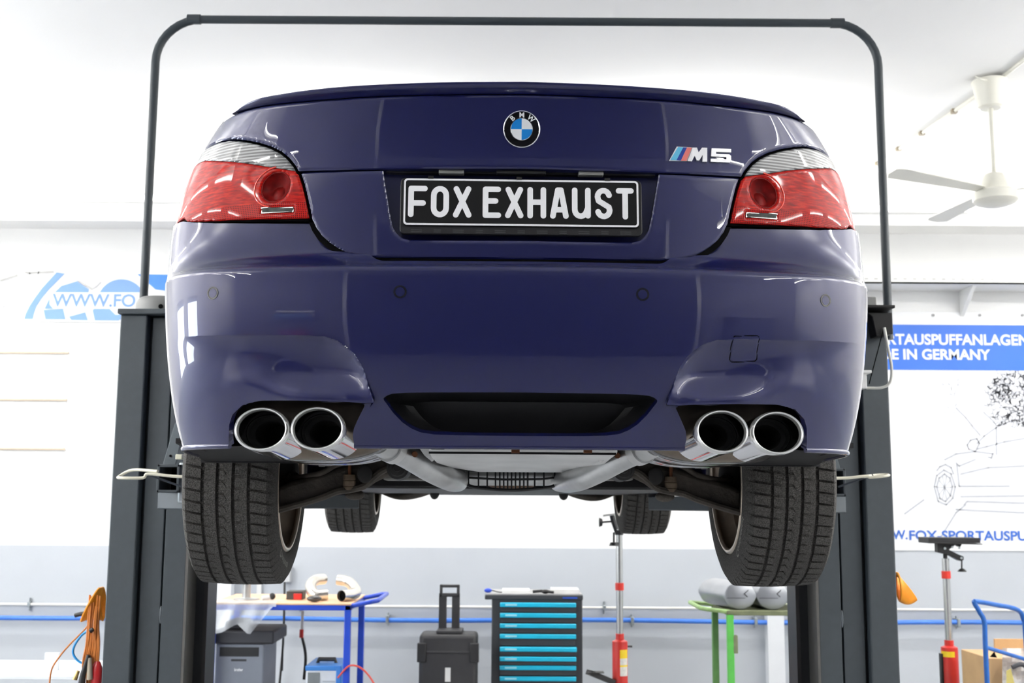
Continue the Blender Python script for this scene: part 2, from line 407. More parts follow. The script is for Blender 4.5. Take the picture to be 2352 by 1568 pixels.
def trace(pts, S, dy=0.0):
    """photograph pixels -> (|t|, z) where their sight lines meet the body form"""
    out = []
    for px, py in pts:
        o = to_car(EYE); d = to_car(EYE + ray(px, py)) - o
        Yl = np.linspace(-.15, .75, 1200); lam = (Yl - o[1]) / d[1]
        x = o[0] + lam * d[0]; z = o[2] + lam * d[2]
        a = np.abs(x) / Wz(z); t = np.interp(a, _xd, _td); ok = a < _xd[-1]
        _, ys, _ = S(t, z); g = np.where(ok, Yl - ys - dy, -1)
        i = int(np.argmax(g >= 0)) if (g >= 0).any() else int(np.argmax(g))
        out.append((float(t[i]), float(z[i])))
    return out
def zl(pts, sc, ox, oy):
    return [(x / sc + ox, y / sc + oy) for x, y in pts]
Z1 = lambda pts: zl(pts, 2.9037, 380, 160)
Z3 = lambda pts: zl(pts, 2.8683, 360, 600)

def sdf(T, Z, poly):
    """signed distance to a polygon, positive inside"""
    T = np.abs(T); P = np.array(poly); D = np.full(T.shape, 9e9); ins = np.zeros(T.shape, bool)
    for i in range(len(P)):
        a, b = P[i], P[(i + 1) % len(P)]; e = b - a; L = e @ e + 1e-18
        wx, wz = T - a[0], Z - a[1]; h = np.clip((wx * e[0] + wz * e[1]) / L, 0, 1)
        D = np.minimum(D, (wx - h * e[0]) ** 2 + (wz - h * e[1]) ** 2)
        if a[1] != b[1]:
            c = ((a[1] <= Z) & (b[1] > Z)) | ((b[1] <= Z) & (a[1] > Z))
            ins ^= c & (T < a[0] + (Z - a[1]) / (b[1] - a[1]) * e[0])
    return np.where(ins, 1, -1) * np.sqrt(D)
def dline(T, Z, P):
    T = np.abs(T); D = np.full(T.shape, 9e9)
    for a, b in zip(P[:-1], P[1:]):
        a, b = np.array(a), np.array(b); e = b - a; L = e @ e + 1e-18; wx, wz = T - a[0], Z - a[1]
        h = np.clip((wx * e[0] + wz * e[1]) / L, 0, 1); D = np.minimum(D, (wx - h * e[0]) ** 2 + (wz - h * e[1]) ** 2)
    return np.sqrt(D)

def panel_mesh(S, ts, zs, ff, flange=0.015, rnd=0.0, shift=0.0, fdir=None):
    T, Z = np.meshgrid(ts, zs, indexing='ij'); X, Y, ZZ = S(T, Z); P = np.stack([X, Y, ZZ], -1)
    f = ff(T, Z, P)
    N = np.cross(np.gradient(P, axis=0), np.gradient(P, axis=1)); N /= np.linalg.norm(N, axis=-1, keepdims=True) + 1e-12
    if shift: P = P + N * shift
    if rnd:
        d = np.clip(f, 0, rnd); P = P - N * (rnd - np.sqrt(np.maximum(rnd ** 2 - (rnd - d) ** 2, 0)))[..., None]
    nt_, nz_ = T.shape; Pf = P.reshape(-1, 3); Nf = N.reshape(-1, 3); F = f.ravel(); TZ = np.stack([T.ravel(), Z.ravel()], -1)
    used = {}; V = []; NV = []; UV = []; faces = []; cut = {}; bedge = []
    def vid(i):
        if i not in used: used[i] = len(V); V.append(Pf[i]); NV.append(Nf[i]); UV.append(TZ[i])
        return used[i]
    def cv(i, j):
        k = (i, j) if i < j else (j, i)
        if k not in cut:
            a = F[i] / (F[i] - F[j]); cut[k] = len(V); V.append(Pf[i] + (Pf[j] - Pf[i]) * a); NV.append(Nf[i]); UV.append(TZ[i] + (TZ[j] - TZ[i]) * a)
        return cut[k]
    ins = f > 0; cnt = ins[:-1, :-1].astype(int) + ins[1:, :-1] + ins[1:, 1:] + ins[:-1, 1:]
    for it, iz in zip(*np.nonzero(cnt)):
        q = (it * nz_ + iz, (it + 1) * nz_ + iz, (it + 1) * nz_ + iz + 1, it * nz_ + iz + 1)
        if cnt[it, iz] == 4: faces.append(tuple(vid(i) for i in q)); continue
        for tri in ((q[0], q[1], q[2]), (q[0], q[2], q[3])):
            o = []; b = []
            for k in range(3):
                i, j = tri[k], tri[(k + 1) % 3]
                if F[i] > 0: o.append(vid(i))
                if (F[i] > 0) != (F[j] > 0): c = cv(i, j); o.append(c); b.append(c)
            if len(o) >= 3: faces.append(tuple(o))
            if len(b) == 2: bedge.append(tuple(b))
    if flange:
        fl = {}
        for a, b in bedge:
            for c in (a, b):
                if c not in fl:
                    nn = NV[c] if fdir is None else -np.array(fdir)
                    fl[c] = len(V); V.append(V[c] - nn * flange); NV.append(NV[c]); UV.append(UV[c])
            faces.append((a, b, fl[b], fl[a]))
    m = MB(); m.v = [tuple(v) for v in V]; m.f = faces
    return m, UV
def panel(name, S, ts, zs, ff, m, parent, **k):
    mb, uv = panel_mesh(S, ts, zs, ff, **k)
    o = mb.build(name, m, parent, local=True, recalc=False, smooth=38, uv=uv); return o
def rng_(a, b, d): return np.linspace(a, b, int(round((b - a) / d)) + 1)

# ---- car materials
def paint():
    m = mat('blue_metallic_paint', (7, 15, 74), rough=0.42, metal=0.25, coat=1.0, var=0.10, scale=900, coat_rough=0.012)
    p = m.node_tree.nodes['Principled BSDF']; p.inputs['Coat IOR'].default_value = 1.52
    return m
PAINT = paint()
BLACKP = mat('black_plastic', (24, 24, 26), rough=0.42, bump=0.05, bscale=400)
GAP = mat('flat_black', (5, 5, 6), rough=0.9, spec=.1)  # also put in as the shade inside gaps, holes and hollows
CHROME = mat('polished_chrome', (232, 232, 234), rough=0.06, metal=1.0, var=0.02)
def lens_red():
    m = mat('red_lens', (205, 22, 16), rough=0.4, coat=.35, coat_rough=0.03, spec=.05)
    nt = m.node_tree; n = nt.nodes; L = nt.links.new; p = n['Principled BSDF']
    uv = n.new('ShaderNodeUVMap'); mp = n.new('ShaderNodeMapping'); mp.inputs['Scale'].default_value = (34, 210, 1); L(uv.outputs[0], mp.inputs['Vector'])
    no = n.new('ShaderNodeTexNoise'); no.inputs['Scale'].default_value = 1.0; no.inputs['Detail'].default_value = 5; no.inputs['Distortion'].default_value = 0.15; L(mp.outputs[0], no.inputs['Vector'])
    rp = n.new('ShaderNodeValToRGB'); e = rp.color_ramp.elements
    e[0].position = .32; e[0].color = (*s2l((128, 9, 7)), 1); e[1].position = .66; e[1].color = (*s2l((206, 36, 20)), 1)
    k = e.new(.5); k.color = (*s2l((172, 17, 12)), 1)
    L(no.outputs['Fac'], rp.inputs['Fac'])
    # moulded reflector prisms in the lower band
    sp = n.new('ShaderNodeSeparateXYZ'); L(uv.outputs[0], sp.inputs[0])
    def mth(op, a, b=None):
        q = n.new('ShaderNodeMath'); q.operation = op
        for i, v in enumerate((a, b)):
            if v is None: continue
            if isinstance(v, (int, float)): q.inputs[i].default_value = v
            else: L(v, q.inputs[i])
        return q.outputs[0]
    dots = mth('MULTIPLY', mth('SINE', mth('MULTIPLY', sp.outputs[0], 690.)), mth('SINE', mth('MULTIPLY', sp.outputs[1], 760.)))
    dots = mth('GREATER_THAN', mth('ABSOLUTE', dots), 0.55)
    lim = mth('ADD', mth('MULTIPLY', sp.outputs[0], LENS_K[0]), LENS_K[1])
    band = mth('LESS_THAN', sp.outputs[1], lim)
    dk = n.new('ShaderNodeMix'); dk.data_type = 'RGBA'; dk.inputs['A'].default_value = (*s2l((186, 24, 17)), 1); dk.inputs['B'].default_value = (*s2l((96, 8, 6)), 1); L(dots, dk.inputs['Factor'])
    mx = n.new('ShaderNodeMix'); mx.data_type = 'RGBA'; L(band, mx.inputs['Factor']); L(rp.outputs[0], mx.inputs['A']); L(dk.outputs['Result'], mx.inputs['B'])
    L(mx.outputs['Result'], p.inputs['Base Color'])
    bp = n.new('ShaderNodeBump'); bp.inputs['Strength'].default_value = .06; bp.inputs['Distance'].default_value = .002; L(no.outputs['Fac'], bp.inputs['Height']); L(bp.outputs[0], p.inputs['Normal'])
    return m
def lens_clear():
    m = mat('clear_ribbed_lens', (150, 152, 154), rough=0.25, metal=0.3, coat=.7, coat_rough=0.02)
    nt = m.node_tree; n = nt.nodes; L = nt.links.new; p = n['Principled BSDF']
    uv = n.new('ShaderNodeUVMap'); mp = n.new('ShaderNodeMapping'); mp.inputs['Scale'].default_value = (1.6, 60, 1); mp.inputs['Rotation'].default_value = (0, 0, 0.10); L(uv.outputs[0], mp.inputs['Vector'])
    wv = n.new('ShaderNodeTexWave'); wv.bands_direction = 'Y'; wv.inputs['Scale'].default_value = 0.75; wv.inputs['Distortion'].default_value = 1.2; wv.inputs['Detail'].default_value = 2; wv.inputs['Detail Scale'].default_value = 6; L(mp.outputs[0], wv.inputs['Vector'])
    rp = n.new('ShaderNodeValToRGB'); e = rp.color_ramp.elements; e[0].color = (*s2l((62, 63, 64)), 1); e[1].color = (*s2l((150, 151, 152)), 1)
    L(wv.outputs['Fac'], rp.inputs['Fac']); L(rp.outputs[0], p.inputs['Base Color'])
    bp = n.new('ShaderNodeBump'); bp.inputs['Strength'].default_value = .2; bp.inputs['Distance'].default_value = .003; L(wv.outputs['Fac'], bp.inputs['Height']); L(bp.outputs[0], p.inputs['Normal'])
    return m

# ---- feature lines of the rear, traced on the left half
spo_top = Z1([(460, 285), (485, 258), (540, 222), (640, 190), (760, 168), (900, 145), (1100, 122), (1300, 107), (1500, 97), (1750, 88), (2000, 83), (2355, 80)])
spo_seam = Z1([(449, 300), (520, 272), (650, 242), (900, 214), (1250, 187), (1600, 172), (2000, 164), (2355, 162)])
lamp_top = Z1([(352, 482), (430, 465), (520, 471), (620, 490), (700, 515), (770, 550), (820, 590), (860, 640), (884, 682)])
lamp_in = Z1([(896, 688), (920, 760), (942, 850), (957, 920), (968, 980), (974, 1004)])
lamp_bot = Z1([(940, 1004), (700, 1009), (500, 1013), (350, 1021), (200, 1027), (140, 1024), (124, 1006)])
lamp_div = Z1([(262, 606), (400, 612), (560, 628), (700, 652), (800, 666), (856, 675)])
lid_seam = Z1([(890, 680), (1150, 673), (1450, 668), (1800, 664), (2355, 662)])
lid_bot = Z1([(980, 1010), (1000, 1055), (1040, 1110), (1090, 1155), (1150, 1195), (1220, 1228), (1310, 1250), (1450, 1258), (1800, 1263), (2355, 1268)])
recess = Z1([(1450, 640), (1452, 680), (1460, 740), (1480, 860), (1500, 980), (1515, 1050), (1540, 1090), (1575, 1120), (1620, 1133), (1800, 1137), (2355, 1140)])
T_top = trace(spo_top, Su, -.012); T_seam = trace(spo_seam, Su); L_top = trace(lamp_top, Su); L_in = trace(lamp_in, Su)
L_bot = trace(lamp_bot, Su); L_div = trace(lamp_div, Su); D_seam = trace(lid_seam, Su); D_bot = trace(lid_bot, Su); R_ec = trace(recess, Su)
T_top = [(T_seam[0][0] + .004, T_seam[0][1] + .0012)] + T_top
def close0(P):   # end exactly on the centre line (continued across it)
    return P[:-1] + [(-0.05, P[-1][1])]
T_top, T_seam, D_seam, D_bot, R_ec = [close0(p) for p in (T_top, T_seam, D_seam, D_bot, R_ec)]
tl, zt_ = L_top[0]
lamp_poly = L_top + L_in + L_bot + [(1.30, L_bot[-1][1] + .012), (1.34, 2.345), (1.31, 2.40), (1.20, 2.455), (1.06, L_top[0][1] - .004)]
lid_up = T_seam[::-1] + [(1.02, T_seam[0][1] - .006), (1.05, L_top[0][1] + .004)] + L_top + D_seam
lid_lo = D_seam[::-1] + L_in + D_bot

# ---- trunk lid
trunk = None
ts = rng_(-1.06, 1.06, .004)
def f_up(T, Z, P): return sdf(T, Z, lid_up) - .0016
trunk = panel('trunk_lid', Su, ts, rng_(2.34, 2.60, .0035), f_up, PAINT, car, flange=.03, rnd=.0045)
def f_lo(T, Z, P): return np.minimum(sdf(T, Z, lid_lo) - .0018, -sdf(T, Z, R_ec + [(-.05, 2.42), (R_ec[0][0], 2.42)]))
panel('lower_panel', Su, rng_(-.56, .56, .0035), rng_(2.14, 2.42, .0035), f_lo, PAINT, trunk, flange=.042, rnd=.004, fdir=(0, 1, 0))
# black strip put in as the shade of the gap under the lid
def f_lid_gap(T, Z, P):
    d = sdf(T, Z, lid_lo); a = np.abs(T); wdt = .0075 + .003 * smst(.30, .40, a) * (1 - smst(.44, .50, a))
    return np.minimum(np.minimum(d + wdt, .004 - d), L_bot[0][1] - .004 - Z)
panel('lid_gap_shade', lambda t, z: (lambda q: (q[0], q[1] + .004, q[2]))(Su(t, z)), rng_(-.56, .56, .003), rng_(2.12, 2.32, .003), f_lid_gap, GAP, trunk, flange=.03, fdir=(0, 1, 0))
# recess back and overhanging handle strip
def f_rb(T, Z, P): return sdf(T, Z, R_ec + [(-.05, 2.40), (R_ec[0][0], 2.40)]) + .012
panel('recess_back', lambda t, z: (lambda q: (q[0], q[1] * 0 + .122, q[2]))(Su(t, z)), rng_(-.36, .36, .01), rng_(2.15, 2.42, .01), f_rb, PAINT, trunk, flange=0)
zs_c = D_seam[-1][1]
MB().box((-.30, .106, zs_c - .003), (.30, .125, zs_c + .012)).build('handle_strip', BLACKP, trunk, local=True, bev=.002)
for sx in (-1, 1):
    MB().box((sx * .155 - .028, .090, zs_c - .007), (sx * .155 + .028, .112, zs_c + .001)).build('plate_lamp', mat('lamp_cover', (150, 150, 145), rough=.3), trunk, local=True, bev=.002)
MB().box((-.055, .088, zs_c - .006), (.055, .108, zs_c + .001)).build('opening_switch', mat('switch_rubber', (30, 30, 30), rough=.7), trunk, local=True, bev=.002)
# spoiler lip: swept section between the seam and the top edge, running into the deck
tq = np.concatenate([rng_(-.96, -.3, .012), rng_(-.288, .288, .036), rng_(.3, .96, .012)])
tq = tq[np.abs(tq) <= T_seam[0][0] + .004]
def zint(P, a): 
    Q = np.array(P[::-1]); return np.interp(a, Q[:, 0], Q[:, 1])
pts = []
PR = [(0, .004), (.10, -.002), (.30, -.009), (.55, -.015), (.8, -.0175), (.93, -.0165), (1.0, -.012), (1.06, -.002), (1.10, .02), (1.14, .06), (1.2, .12)]
for t in tq:
    a = abs(t); z0, z1 = zint(T_seam, a), zint(T_top, a); h = max(z1 - z0, .0015)
    ex = float(smst(T_seam[0][0] - .10, T_seam[0][0] + .02, a)); fade = 1 - .75 * ex
    for q, dy in PR:
        if q <= 1: zz = z0 + .0012 + (h - .0012) * q
        else: zz = z0 + h + (q - 1) * .05 * (1 - ex)
        x, y, _ = Su(np.array(t), np.array(min(zz, z0 + h)))
        pull = max(dy, 0) * (.9 * ex)
        pts.append((float(x) - math.copysign(pull * .6, t), float(y) + dy * (fade if dy < 0 else 1) , zz))
sp = MB().grid(pts, len(tq), len(PR)); sp.build('spoiler_lip', PAINT, trunk, local=True, recalc=True, smooth=60)
# deck from the lip to the rear window
pts = []; nd = 12
for t in tq:
    a = abs(t); zt2 = zint(T_top, a); x, y, _ = Su(np.array(t), np.array(zt2))
    for k in range(nd):
        s = k / (nd - 1); yy = float(y) + .02 + (.62 - float(y)) * s
        pts.append((float(x) * (1 + .02 * s), yy, zt2 - .003 + .035 * math.sin(s * 1.4) * (1 - (a / (T_seam[0][0] + .004)) ** 3)))
MB().grid(pts, len(tq), nd).build('deck', PAINT, trunk, local=True, smooth=60)

# ---- tail lights
rc = trace(Z1([(735, 782)]), Su)[0]; RC = .0355
rs_ = trace(Z1([(640, 921), (856, 916), (857, 953), (642, 960)]), Su)
bl = trace(Z1([(290, 930), (860, 893)]), Su)
_k = (bl[1][1] - bl[0][1]) / (bl[1][0] - bl[0][0]); LENS_K = (0, (bl[0][1] + bl[1][1]) / 2)
RED, CLEAR = lens_red(), lens_clear()
SATIN = mat('satin_chrome', (236, 236, 238), rough=.28, metal=.55, var=.03)
BOWL = mat('dark_red_bowl', (118, 10, 8), rough=.5, spec=.15, var=.4, scale=50)
clear_poly = L_top + L_div[::-1] + [(1.07, L_div[0][1] + .012), (1.055, L_top[0][1] - .003)]
for sgn, side in ((-1, 'left'), (1, 'right')):
    tr = rng_(.40, 1.36, .003)
    tr = tr if sgn > 0 else -tr[::-1]
    zr = rng_(2.22, 2.56, .003)
    hous = panel('tail_light', Su, tr[::2] if sgn > 0 else tr[::2], zr[::2], lambda T, Z, P: np.minimum(sdf(T, Z, lamp_poly) - .001, np.hypot(np.abs(T) - rc[0], Z - rc[1]) - RC * .97), GAP, car, flange=.02, shift=-.007)
    hous['label'] = f'{side} rear lamp, red below and clear above'
    def fr(T, Z, P):
        a = np.abs(T); f = np.minimum(sdf(T, Z, lamp_poly) - .0045, -sdf(T, Z, clear_poly) - .0004)
        f = np.minimum(f, np.hypot(a - rc[0], Z - rc[1]) - RC); f = np.minimum(f, -sdf(T, Z, rs_))
        return f
    panel('red_lens', Su, tr, zr, fr, RED, hous, flange=.006, rnd=.003, shift=.0015)
    panel('clear_lens', Su, tr, zr, lambda T, Z, P: np.minimum(sdf(T, Z, clear_poly) - .0004, sdf(T, Z, lamp_poly) - .0035), CLEAR, hous, flange=.006, rnd=.002, shift=.0012)
    def Sbowl(t, z):
        x, y, zz = Su(t, z); d = np.hypot(np.abs(t) - rc[0], z - rc[1]) / RC
        dep = np.where(d > .9, 0.001, .020 * (1 - (np.clip(d, 0, .9) / .9) ** 2.2) + .003)
        di = np.hypot(np.abs(t) - rc[0] + .007, z - rc[1] + .011) / .016
        dep = dep - .012 * np.clip(1 - di ** 2, 0, 1)
        return x, y + dep, zz
    b0 = panel('fog_lamp_bowl', Sbowl, rng_(rc[0] - .04, rc[0] + .04, .0016) * sgn if sgn > 0 else -rng_(rc[0] - .04, rc[0] + .04, .0016)[::-1], rng_(rc[1] - .04, rc[1] + .04, .0016),
          lambda T, Z, P: RC - .0004 - np.hypot(np.abs(T) - rc[0], Z - rc[1]), BOWL, hous, flange=0)
    # bright ring round the chamber
    ring = []
    for i in range(49):
        a = math.radians(100 + 160 * i / 48)
        x, y, z = Su(np.array(sgn * (rc[0] - .051 * math.cos(a))), np.array(rc[1] + .046 * math.sin(a))); ring.append((float(x), float(y) - .0018, float(z)))
    MB().tube(ring, .0016, 6).build('chamber_edge', mat('red_edge', (240, 60, 35), rough=.2, coat=1), hous, local=True)
    panel('reflector_strip', Su, tr[::1], zr, lambda T, Z, P: sdf(T, Z, rs_) - .0008, mat('strip_glass', (72, 76, 73), rough=.4, spec=.15, var=.4, scale=60), hous, flange=.004, shift=.0015)
    def frf(T, Z, P): return np.minimum(sdf(T, Z, rs_) + .0002, .0022 - sdf(T, Z, rs_))
    panel('strip_frame', Su, tr, zr, frf, mat('strip_silver', (205, 205, 200), rough=.25, metal=.8), hous, flange=.002, shift=.0022)

# ---- bumper
crease = [(394, 779), (420, 772), (470, 770), (560, 769), (650, 768), (744, 771), (775, 781), (796, 795), (815, 812), (831, 837), (840, 860), (847, 885), (856, 910), (862, 925)]
lip = [(862, 926), (838, 927), (800, 924), (700, 921), (604, 920), (583, 923), (560, 929)]
cut_l = [(838, 928), (800, 925), (700, 922), (604, 921), (583, 924), (555, 932), (534, 952), (527, 972), (525, 1016)]
cut_r = [(810, 1002), (813, 983), (826, 955), (837, 933)]
opening = Z3([(1490, 905), (1515, 885), (1550, 872), (1640, 865), (1800, 863), (2354, 862)])
opening_b = Z3([(2354, 1150), (2000, 1146), (1830, 1140), (1740, 1127), (1680, 1102), (1620, 1062), (1560, 1000)])
K_cr = trace(crease, Sb0); K_lip = trace(lip, Sb0); K_cl = trace(cut_l, Sb0); K_rr = trace(cut_r, Sb0)
O_t = close0(trace(opening, Sb0)); O_b = trace(opening_b, Sb0); O_b[0] = (-.05, O_b[0][1])
K_close = trace([(560, 929), (500, 925), (455, 890), (425, 840), (394, 779)], Sb0)
scoop_poly = K_cr + K_lip + K_close[1:-1]
exh_poly = K_cl + [(K_cl[-1][0], 1.60), (K_rr[0][0] - .01, 1.60)] + K_rr
open_poly = O_t + O_b
lipline = K_lip
def scoop(t, z):
    s = sdf(t, z, scoop_poly); ins = s > -.004
    dc = dline(t, z, K_cr); dl = dline(t, z, K_lip); dk = dline(t, z, K_close)
    fade = smst(0, .20, dk)
    d = .024 * (1 - np.exp(-dc / .022)) * smst(.0, .075, dl) * fade - .013 * np.exp(-(dl / .045) ** 2) * smst(0, .15, dk)
    return np.where(ins, d, 0)
def Sb(t, z):
    x, y, zz = Sb0(t, z); a = np.abs(t); d = scoop(t, z)
    # push along the plan normal
    e = 1e-3; dx = fX(a + e) - fX(a - e); dy = fY(a + e) - fY(a - e); L = np.hypot(dx, dy) + 1e-12
    return x - np.sign(t) * d * dy / L, y + d * dx / L, zz
zl_top = np.array(sorted(L_bot[:-1] + [(1.5, L_bot[-1][1] + .01)]))
def bump_f(T, Z, P):
    a = np.abs(T); ztop = np.interp(a, zl_top[:, 0], zl_top[:, 1]) - .003
    zc0 = D_bot[-1][1] - .0075; ztop = np.where(a < .42, zc0 + smst(.30, .42, a) * (2.27 - zc0), ztop)
    f = np.minimum(ztop - Z, 1.50 - a)
    f = np.minimum(f, np.hypot(P[..., 1] - 1.16, Z - 1.79) - .385)
    f = np.minimum(f, Z - 1.769)
    f = np.minimum(f, -sdf(T, Z, exh_poly)); f = np.minimum(f, -sdf(T, Z, open_poly))
    return f
tb = rng_(-1.52, 1.52, .004); zb = rng_(1.757, 2.34, .004)
mB, uvB = panel_mesh(Sb, rng_(-1.1, 1.1, .004), rng_(1.83, 2.06, .003), lambda T, Z, P: np.minimum(sdf(T, Z, scoop_poly), bump_f(T, Z, P) + .004), flange=.016)
full, uvF = panel_mesh(Sb0, tb, zb, lambda T, Z, P: np.minimum(bump_f(T, Z, P), -sdf(T, Z, scoop_poly) + .0006), flange=.02)
o = len(full.v); full.v += mB.v; full.f += [tuple(i + o for i in f) for f in mB.f]
bumper = full.build('bumper', PAINT, car, local=True, recalc=False, smooth=38, uv=uvF + uvB)
# rolled bottom edge of the centre section
def edge_path(ta, tbb, z, dy, n=60):
    out = []
    for t in np.linspace(ta, tbb, n):
        x, y, _ = Sb0(np.array(t), np.array(z)); out.append((float(x), float(y) + dy, z))
    return out
tc_ = K_rr[0][0]
MB().tube(edge_path(-tc_, tc_, 1.7705, .006), .0065, 10).build('bottom_edge', PAINT, bumper, local=True)
for s in (-1, 1):
    MB().tube(edge_path(s * K_cl[-1][0], s * 1.42, 1.7705, .004, 50), .0065, 10).build('bottom_edge', PAINT, bumper, local=True)
    # inner return of the corner
    pts = []
    P0 = edge_path(s * K_cl[-1][0], s * 1.40, 1.769, .004, 30)
    for (x, y, z) in P0: pts += [(x, y, z), (x * .96, y + .03, z + .004), (x * .95, y + .045, z + .03)]
    MB().grid(pts, 30, 3).build('inner_return', BLACKP, bumper, local=True)
# parking sensors
def surf_frame(px, py, S, dy=0):
    t, z = trace([(px, py)], S)[0]
    o = to_car(EYE); d = to_car(EYE + ray(px, py)) - o; sg = 1 if (o[0] + d[0] * 1.0) > 0 else -1
    t = t * sg; e = 2e-3
    p = np.array([float(v) for v in S(np.array(t), np.array(z))])
    a = np.array([float(v) for v in S(np.array(t + e), np.array(z))]) - p; b = np.array([float(v) for v in S(np.array(t), np.array(z + e))]) - p
    n = np.cross(a, b); n /= np.linalg.norm(n); a /= np.linalg.norm(a); b = np.cross(n, a)
    return p, a, b, n, t, z
for px, py in ((489, 673), (919, 670), (1476, 676), (1896, 690)):
    p, a, b, n, t, z = surf_frame(px, py, Sb0)
    s_ = MB().lathe([(0, .0006), (.0094, .0006), (.0100, -.0004), (.0100, -.004)], p, n, 28).build('parking_sensor', PAINT, bumper, local=True, smooth=20)
    MB().lathe([(.0100, .0002), (.0116, .0002), (.0120, .0010), (.0140, .0010), (.0146, -.002)], p, n, 28).build('sensor_ring', mat('ring_blue_black', (10, 12, 30), rough=.25, coat=1), s_, local=True, smooth=20)
# tow hook cover on the right
tw = trace([(1682, 777), (1687, 771), (1739, 770), (1744, 775), (1741, 825), (1736, 830), (1683, 832), (1678, 827)], Sb)
tw = [(p[0], p[1]) for p in tw]
def rr(T, Z): return sdf(T, Z, tw)
panel('tow_cover_gap', Sb, rng_(.36, .62, .002), rng_(1.93, 2.06, .002), lambda T, Z, P: np.minimum(rr(T, Z) + .0006, .0012 - rr(T, Z)), GAP, bumper, flange=.003, shift=.0010)
panel('tow_cover', Sb, rng_(.36, .62, .002), rng_(1.93, 2.06, .002), lambda T, Z, P: rr(T, Z) - .0012, PAINT, bumper, flange=.003, shift=.0011, rnd=.002)
# diffuser insert: dark tray behind the central opening
def tray():
    n = 40; pts = []
    P = np.array(open_poly)
    half = [p for p in open_poly if p[0] >= 0]
    left = half; loop = [(-t, z) for t, z in left] ; loop2 = [(t, z) for t, z in left][::-1]
    top = [p for p in O_t if p[0] >= 0]; bot = [p for p in O_b if p[0] >= 0]
    ring = [(-t, z) for t, z in top] + [(t, z) for t, z in top[::-1]] + [(t, z) for t, z in bot[::-1]] + [(-t, z) for t, z in bot]
    c = np.mean(np.array(ring), 0); k = len(ring); V = []
    for sc_x, sc_z, dy in ((1.012, 1.04, .004), (1.0, 1.0, .03), (.86, .80, .085), (.80, .74, .095)):
        for t, z in ring:
            tt = c[0] + (t - c[0]) * sc_x; z2 = c[1] + (z - c[1]) * sc_z
            x, y, _ = Sb0(np.array(t), np.array(z)); V.append((float(x) * sc_x, float(y) + dy, z2))
    fs = []
    for r in range(3):
        fs += [(r * k + i, r * k + (i + 1) % k, (r + 1) * k + (i + 1) % k, (r + 1) * k + i) for i in range(k)]
    fs.append(tuple(range(3 * k, 4 * k)))
    return MB().add(V, fs)
tray().build('diffuser_tray', BLACKP, bumper, local=True, smooth=30)

# ---- body sides, cabin
arch = lambda P, Z: np.minimum(np.hypot(P[..., 1] - 1.16, Z - 1.79) - .372, np.hypot(P[..., 1] - 4.049, Z - 1.80) - .365)
def f_side(T, Z, P):
    a = np.abs(T); f = np.minimum(np.minimum(Z - 1.70, 2.548 + .037 * smst(1.05, 1.45, a) - Z), a - .9)
    f = np.minimum(f, arch(P, Z))
    f = np.minimum(f, -sdf(T, Z, lamp_poly) - .001)
    f = np.minimum(f, -sdf(T, Z, lid_up) - .001)
    zt = np.interp(a, zl_top[:, 0], zl_top[:, 1])
    return np.minimum(f, np.maximum(a - 1.503, Z - zt))
def Ss(t, z):
    x, y, zz = Su(t, z); x2, y2, _ = Sb0(t, z); w = smst(2.15, 2.3, z); return x * w + x2 * (1 - w), y * w + y2 * (1 - w), zz
for s in (-1, 1):
    tr = np.concatenate([rng_(.9, 1.6, .008), rng_(1.62, 2.2, .015), rng_(2.23, 4.3, .04), rng_(4.32, 5.2, .015), rng_(5.22, 6.35, .03)])
    o = panel('body_side', Ss, tr if s > 0 else -tr[::-1], rng_(1.69, 2.60, .01), f_side, PAINT, car, flange=.02)
# shoulders between the deck, the cabin and the body sides
_tt = np.linspace(.9, 5.2, 500)
for s in (-1, 1):
    pts = []; te = T_seam[0][0] + .004; ny = 40
    for k in range(ny):
        y = .40 + (4.3 - .40) * k / (ny - 1)
        to = float(np.interp(y, Ss(_tt, np.full_like(_tt, 2.56))[1], _tt)); zo = 2.547 + .037 * float(smst(1.05, 1.45, to))
        xo = float(Ss(np.array(to), np.array(zo))[0]); xi = .62 + .05 * float(smst(.3, 1.0, y)); rise = .045 * float(smst(.45, 1.1, y)) - .004
        for q in (0, .35, .7, .92, 1.0): pts.append((s * (xi + (xo - xi) * q), y, zo + rise * (1 - q) ** 1.5))
    MB().grid(pts, ny, 5).build('shoulder', PAINT, car, local=True, smooth=50)
GLASS = mat('tinted_glass', (14, 17, 18), rough=.04, coat=1.0, spec=.8)
def loft(name, secs, m, parent, n=14, close=False):
    pts = []
    for (y, zb_, wb, zt3, wt) in secs:
        for k in range(n):
            a = math.pi * k / (n - 1); cx = math.cos(a); ss = max(0.0, math.sin(a))
            w = wb + (wt - wb) * ss ** .8; pts.append((w * math.copysign(abs(cx) ** .55, cx), y, zb_ + (zt3 - zb_) * ss ** .5))
    return MB().grid(pts, len(secs), n).build(name, m, parent, local=True, smooth=50)
loft('cabin_glass', [(.60, 2.60, .70, 2.605, .66), (.95, 2.59, .74, 2.74, .62), (1.35, 2.59, .77, 2.895, .57), (1.8, 2.58, .78, 2.94, .56), (2.3, 2.57, .79, 2.945, .56), (2.8, 2.56, .79, 2.90, .58), (3.2, 2.55, .78, 2.75, .62), (3.55, 2.54, .74, 2.56, .68)], GLASS, car)
loft('roof', [(1.25, 2.80, .60, 2.885, .54), (1.5, 2.82, .60, 2.935, .54), (1.9, 2.83, .60, 2.955, .54), (2.3, 2.83, .60, 2.957, .54), (2.75, 2.82, .60, 2.925, .55)], PAINT, car)
loft('hood', [(3.4, 2.55, .76, 2.58, .72), (3.8, 2.54, .75, 2.57, .70), (4.3, 2.50, .72, 2.53, .66), (4.7, 2.42, .62, 2.44, .55), (4.86, 2.30, .45, 2.32, .40)], PAINT, car)

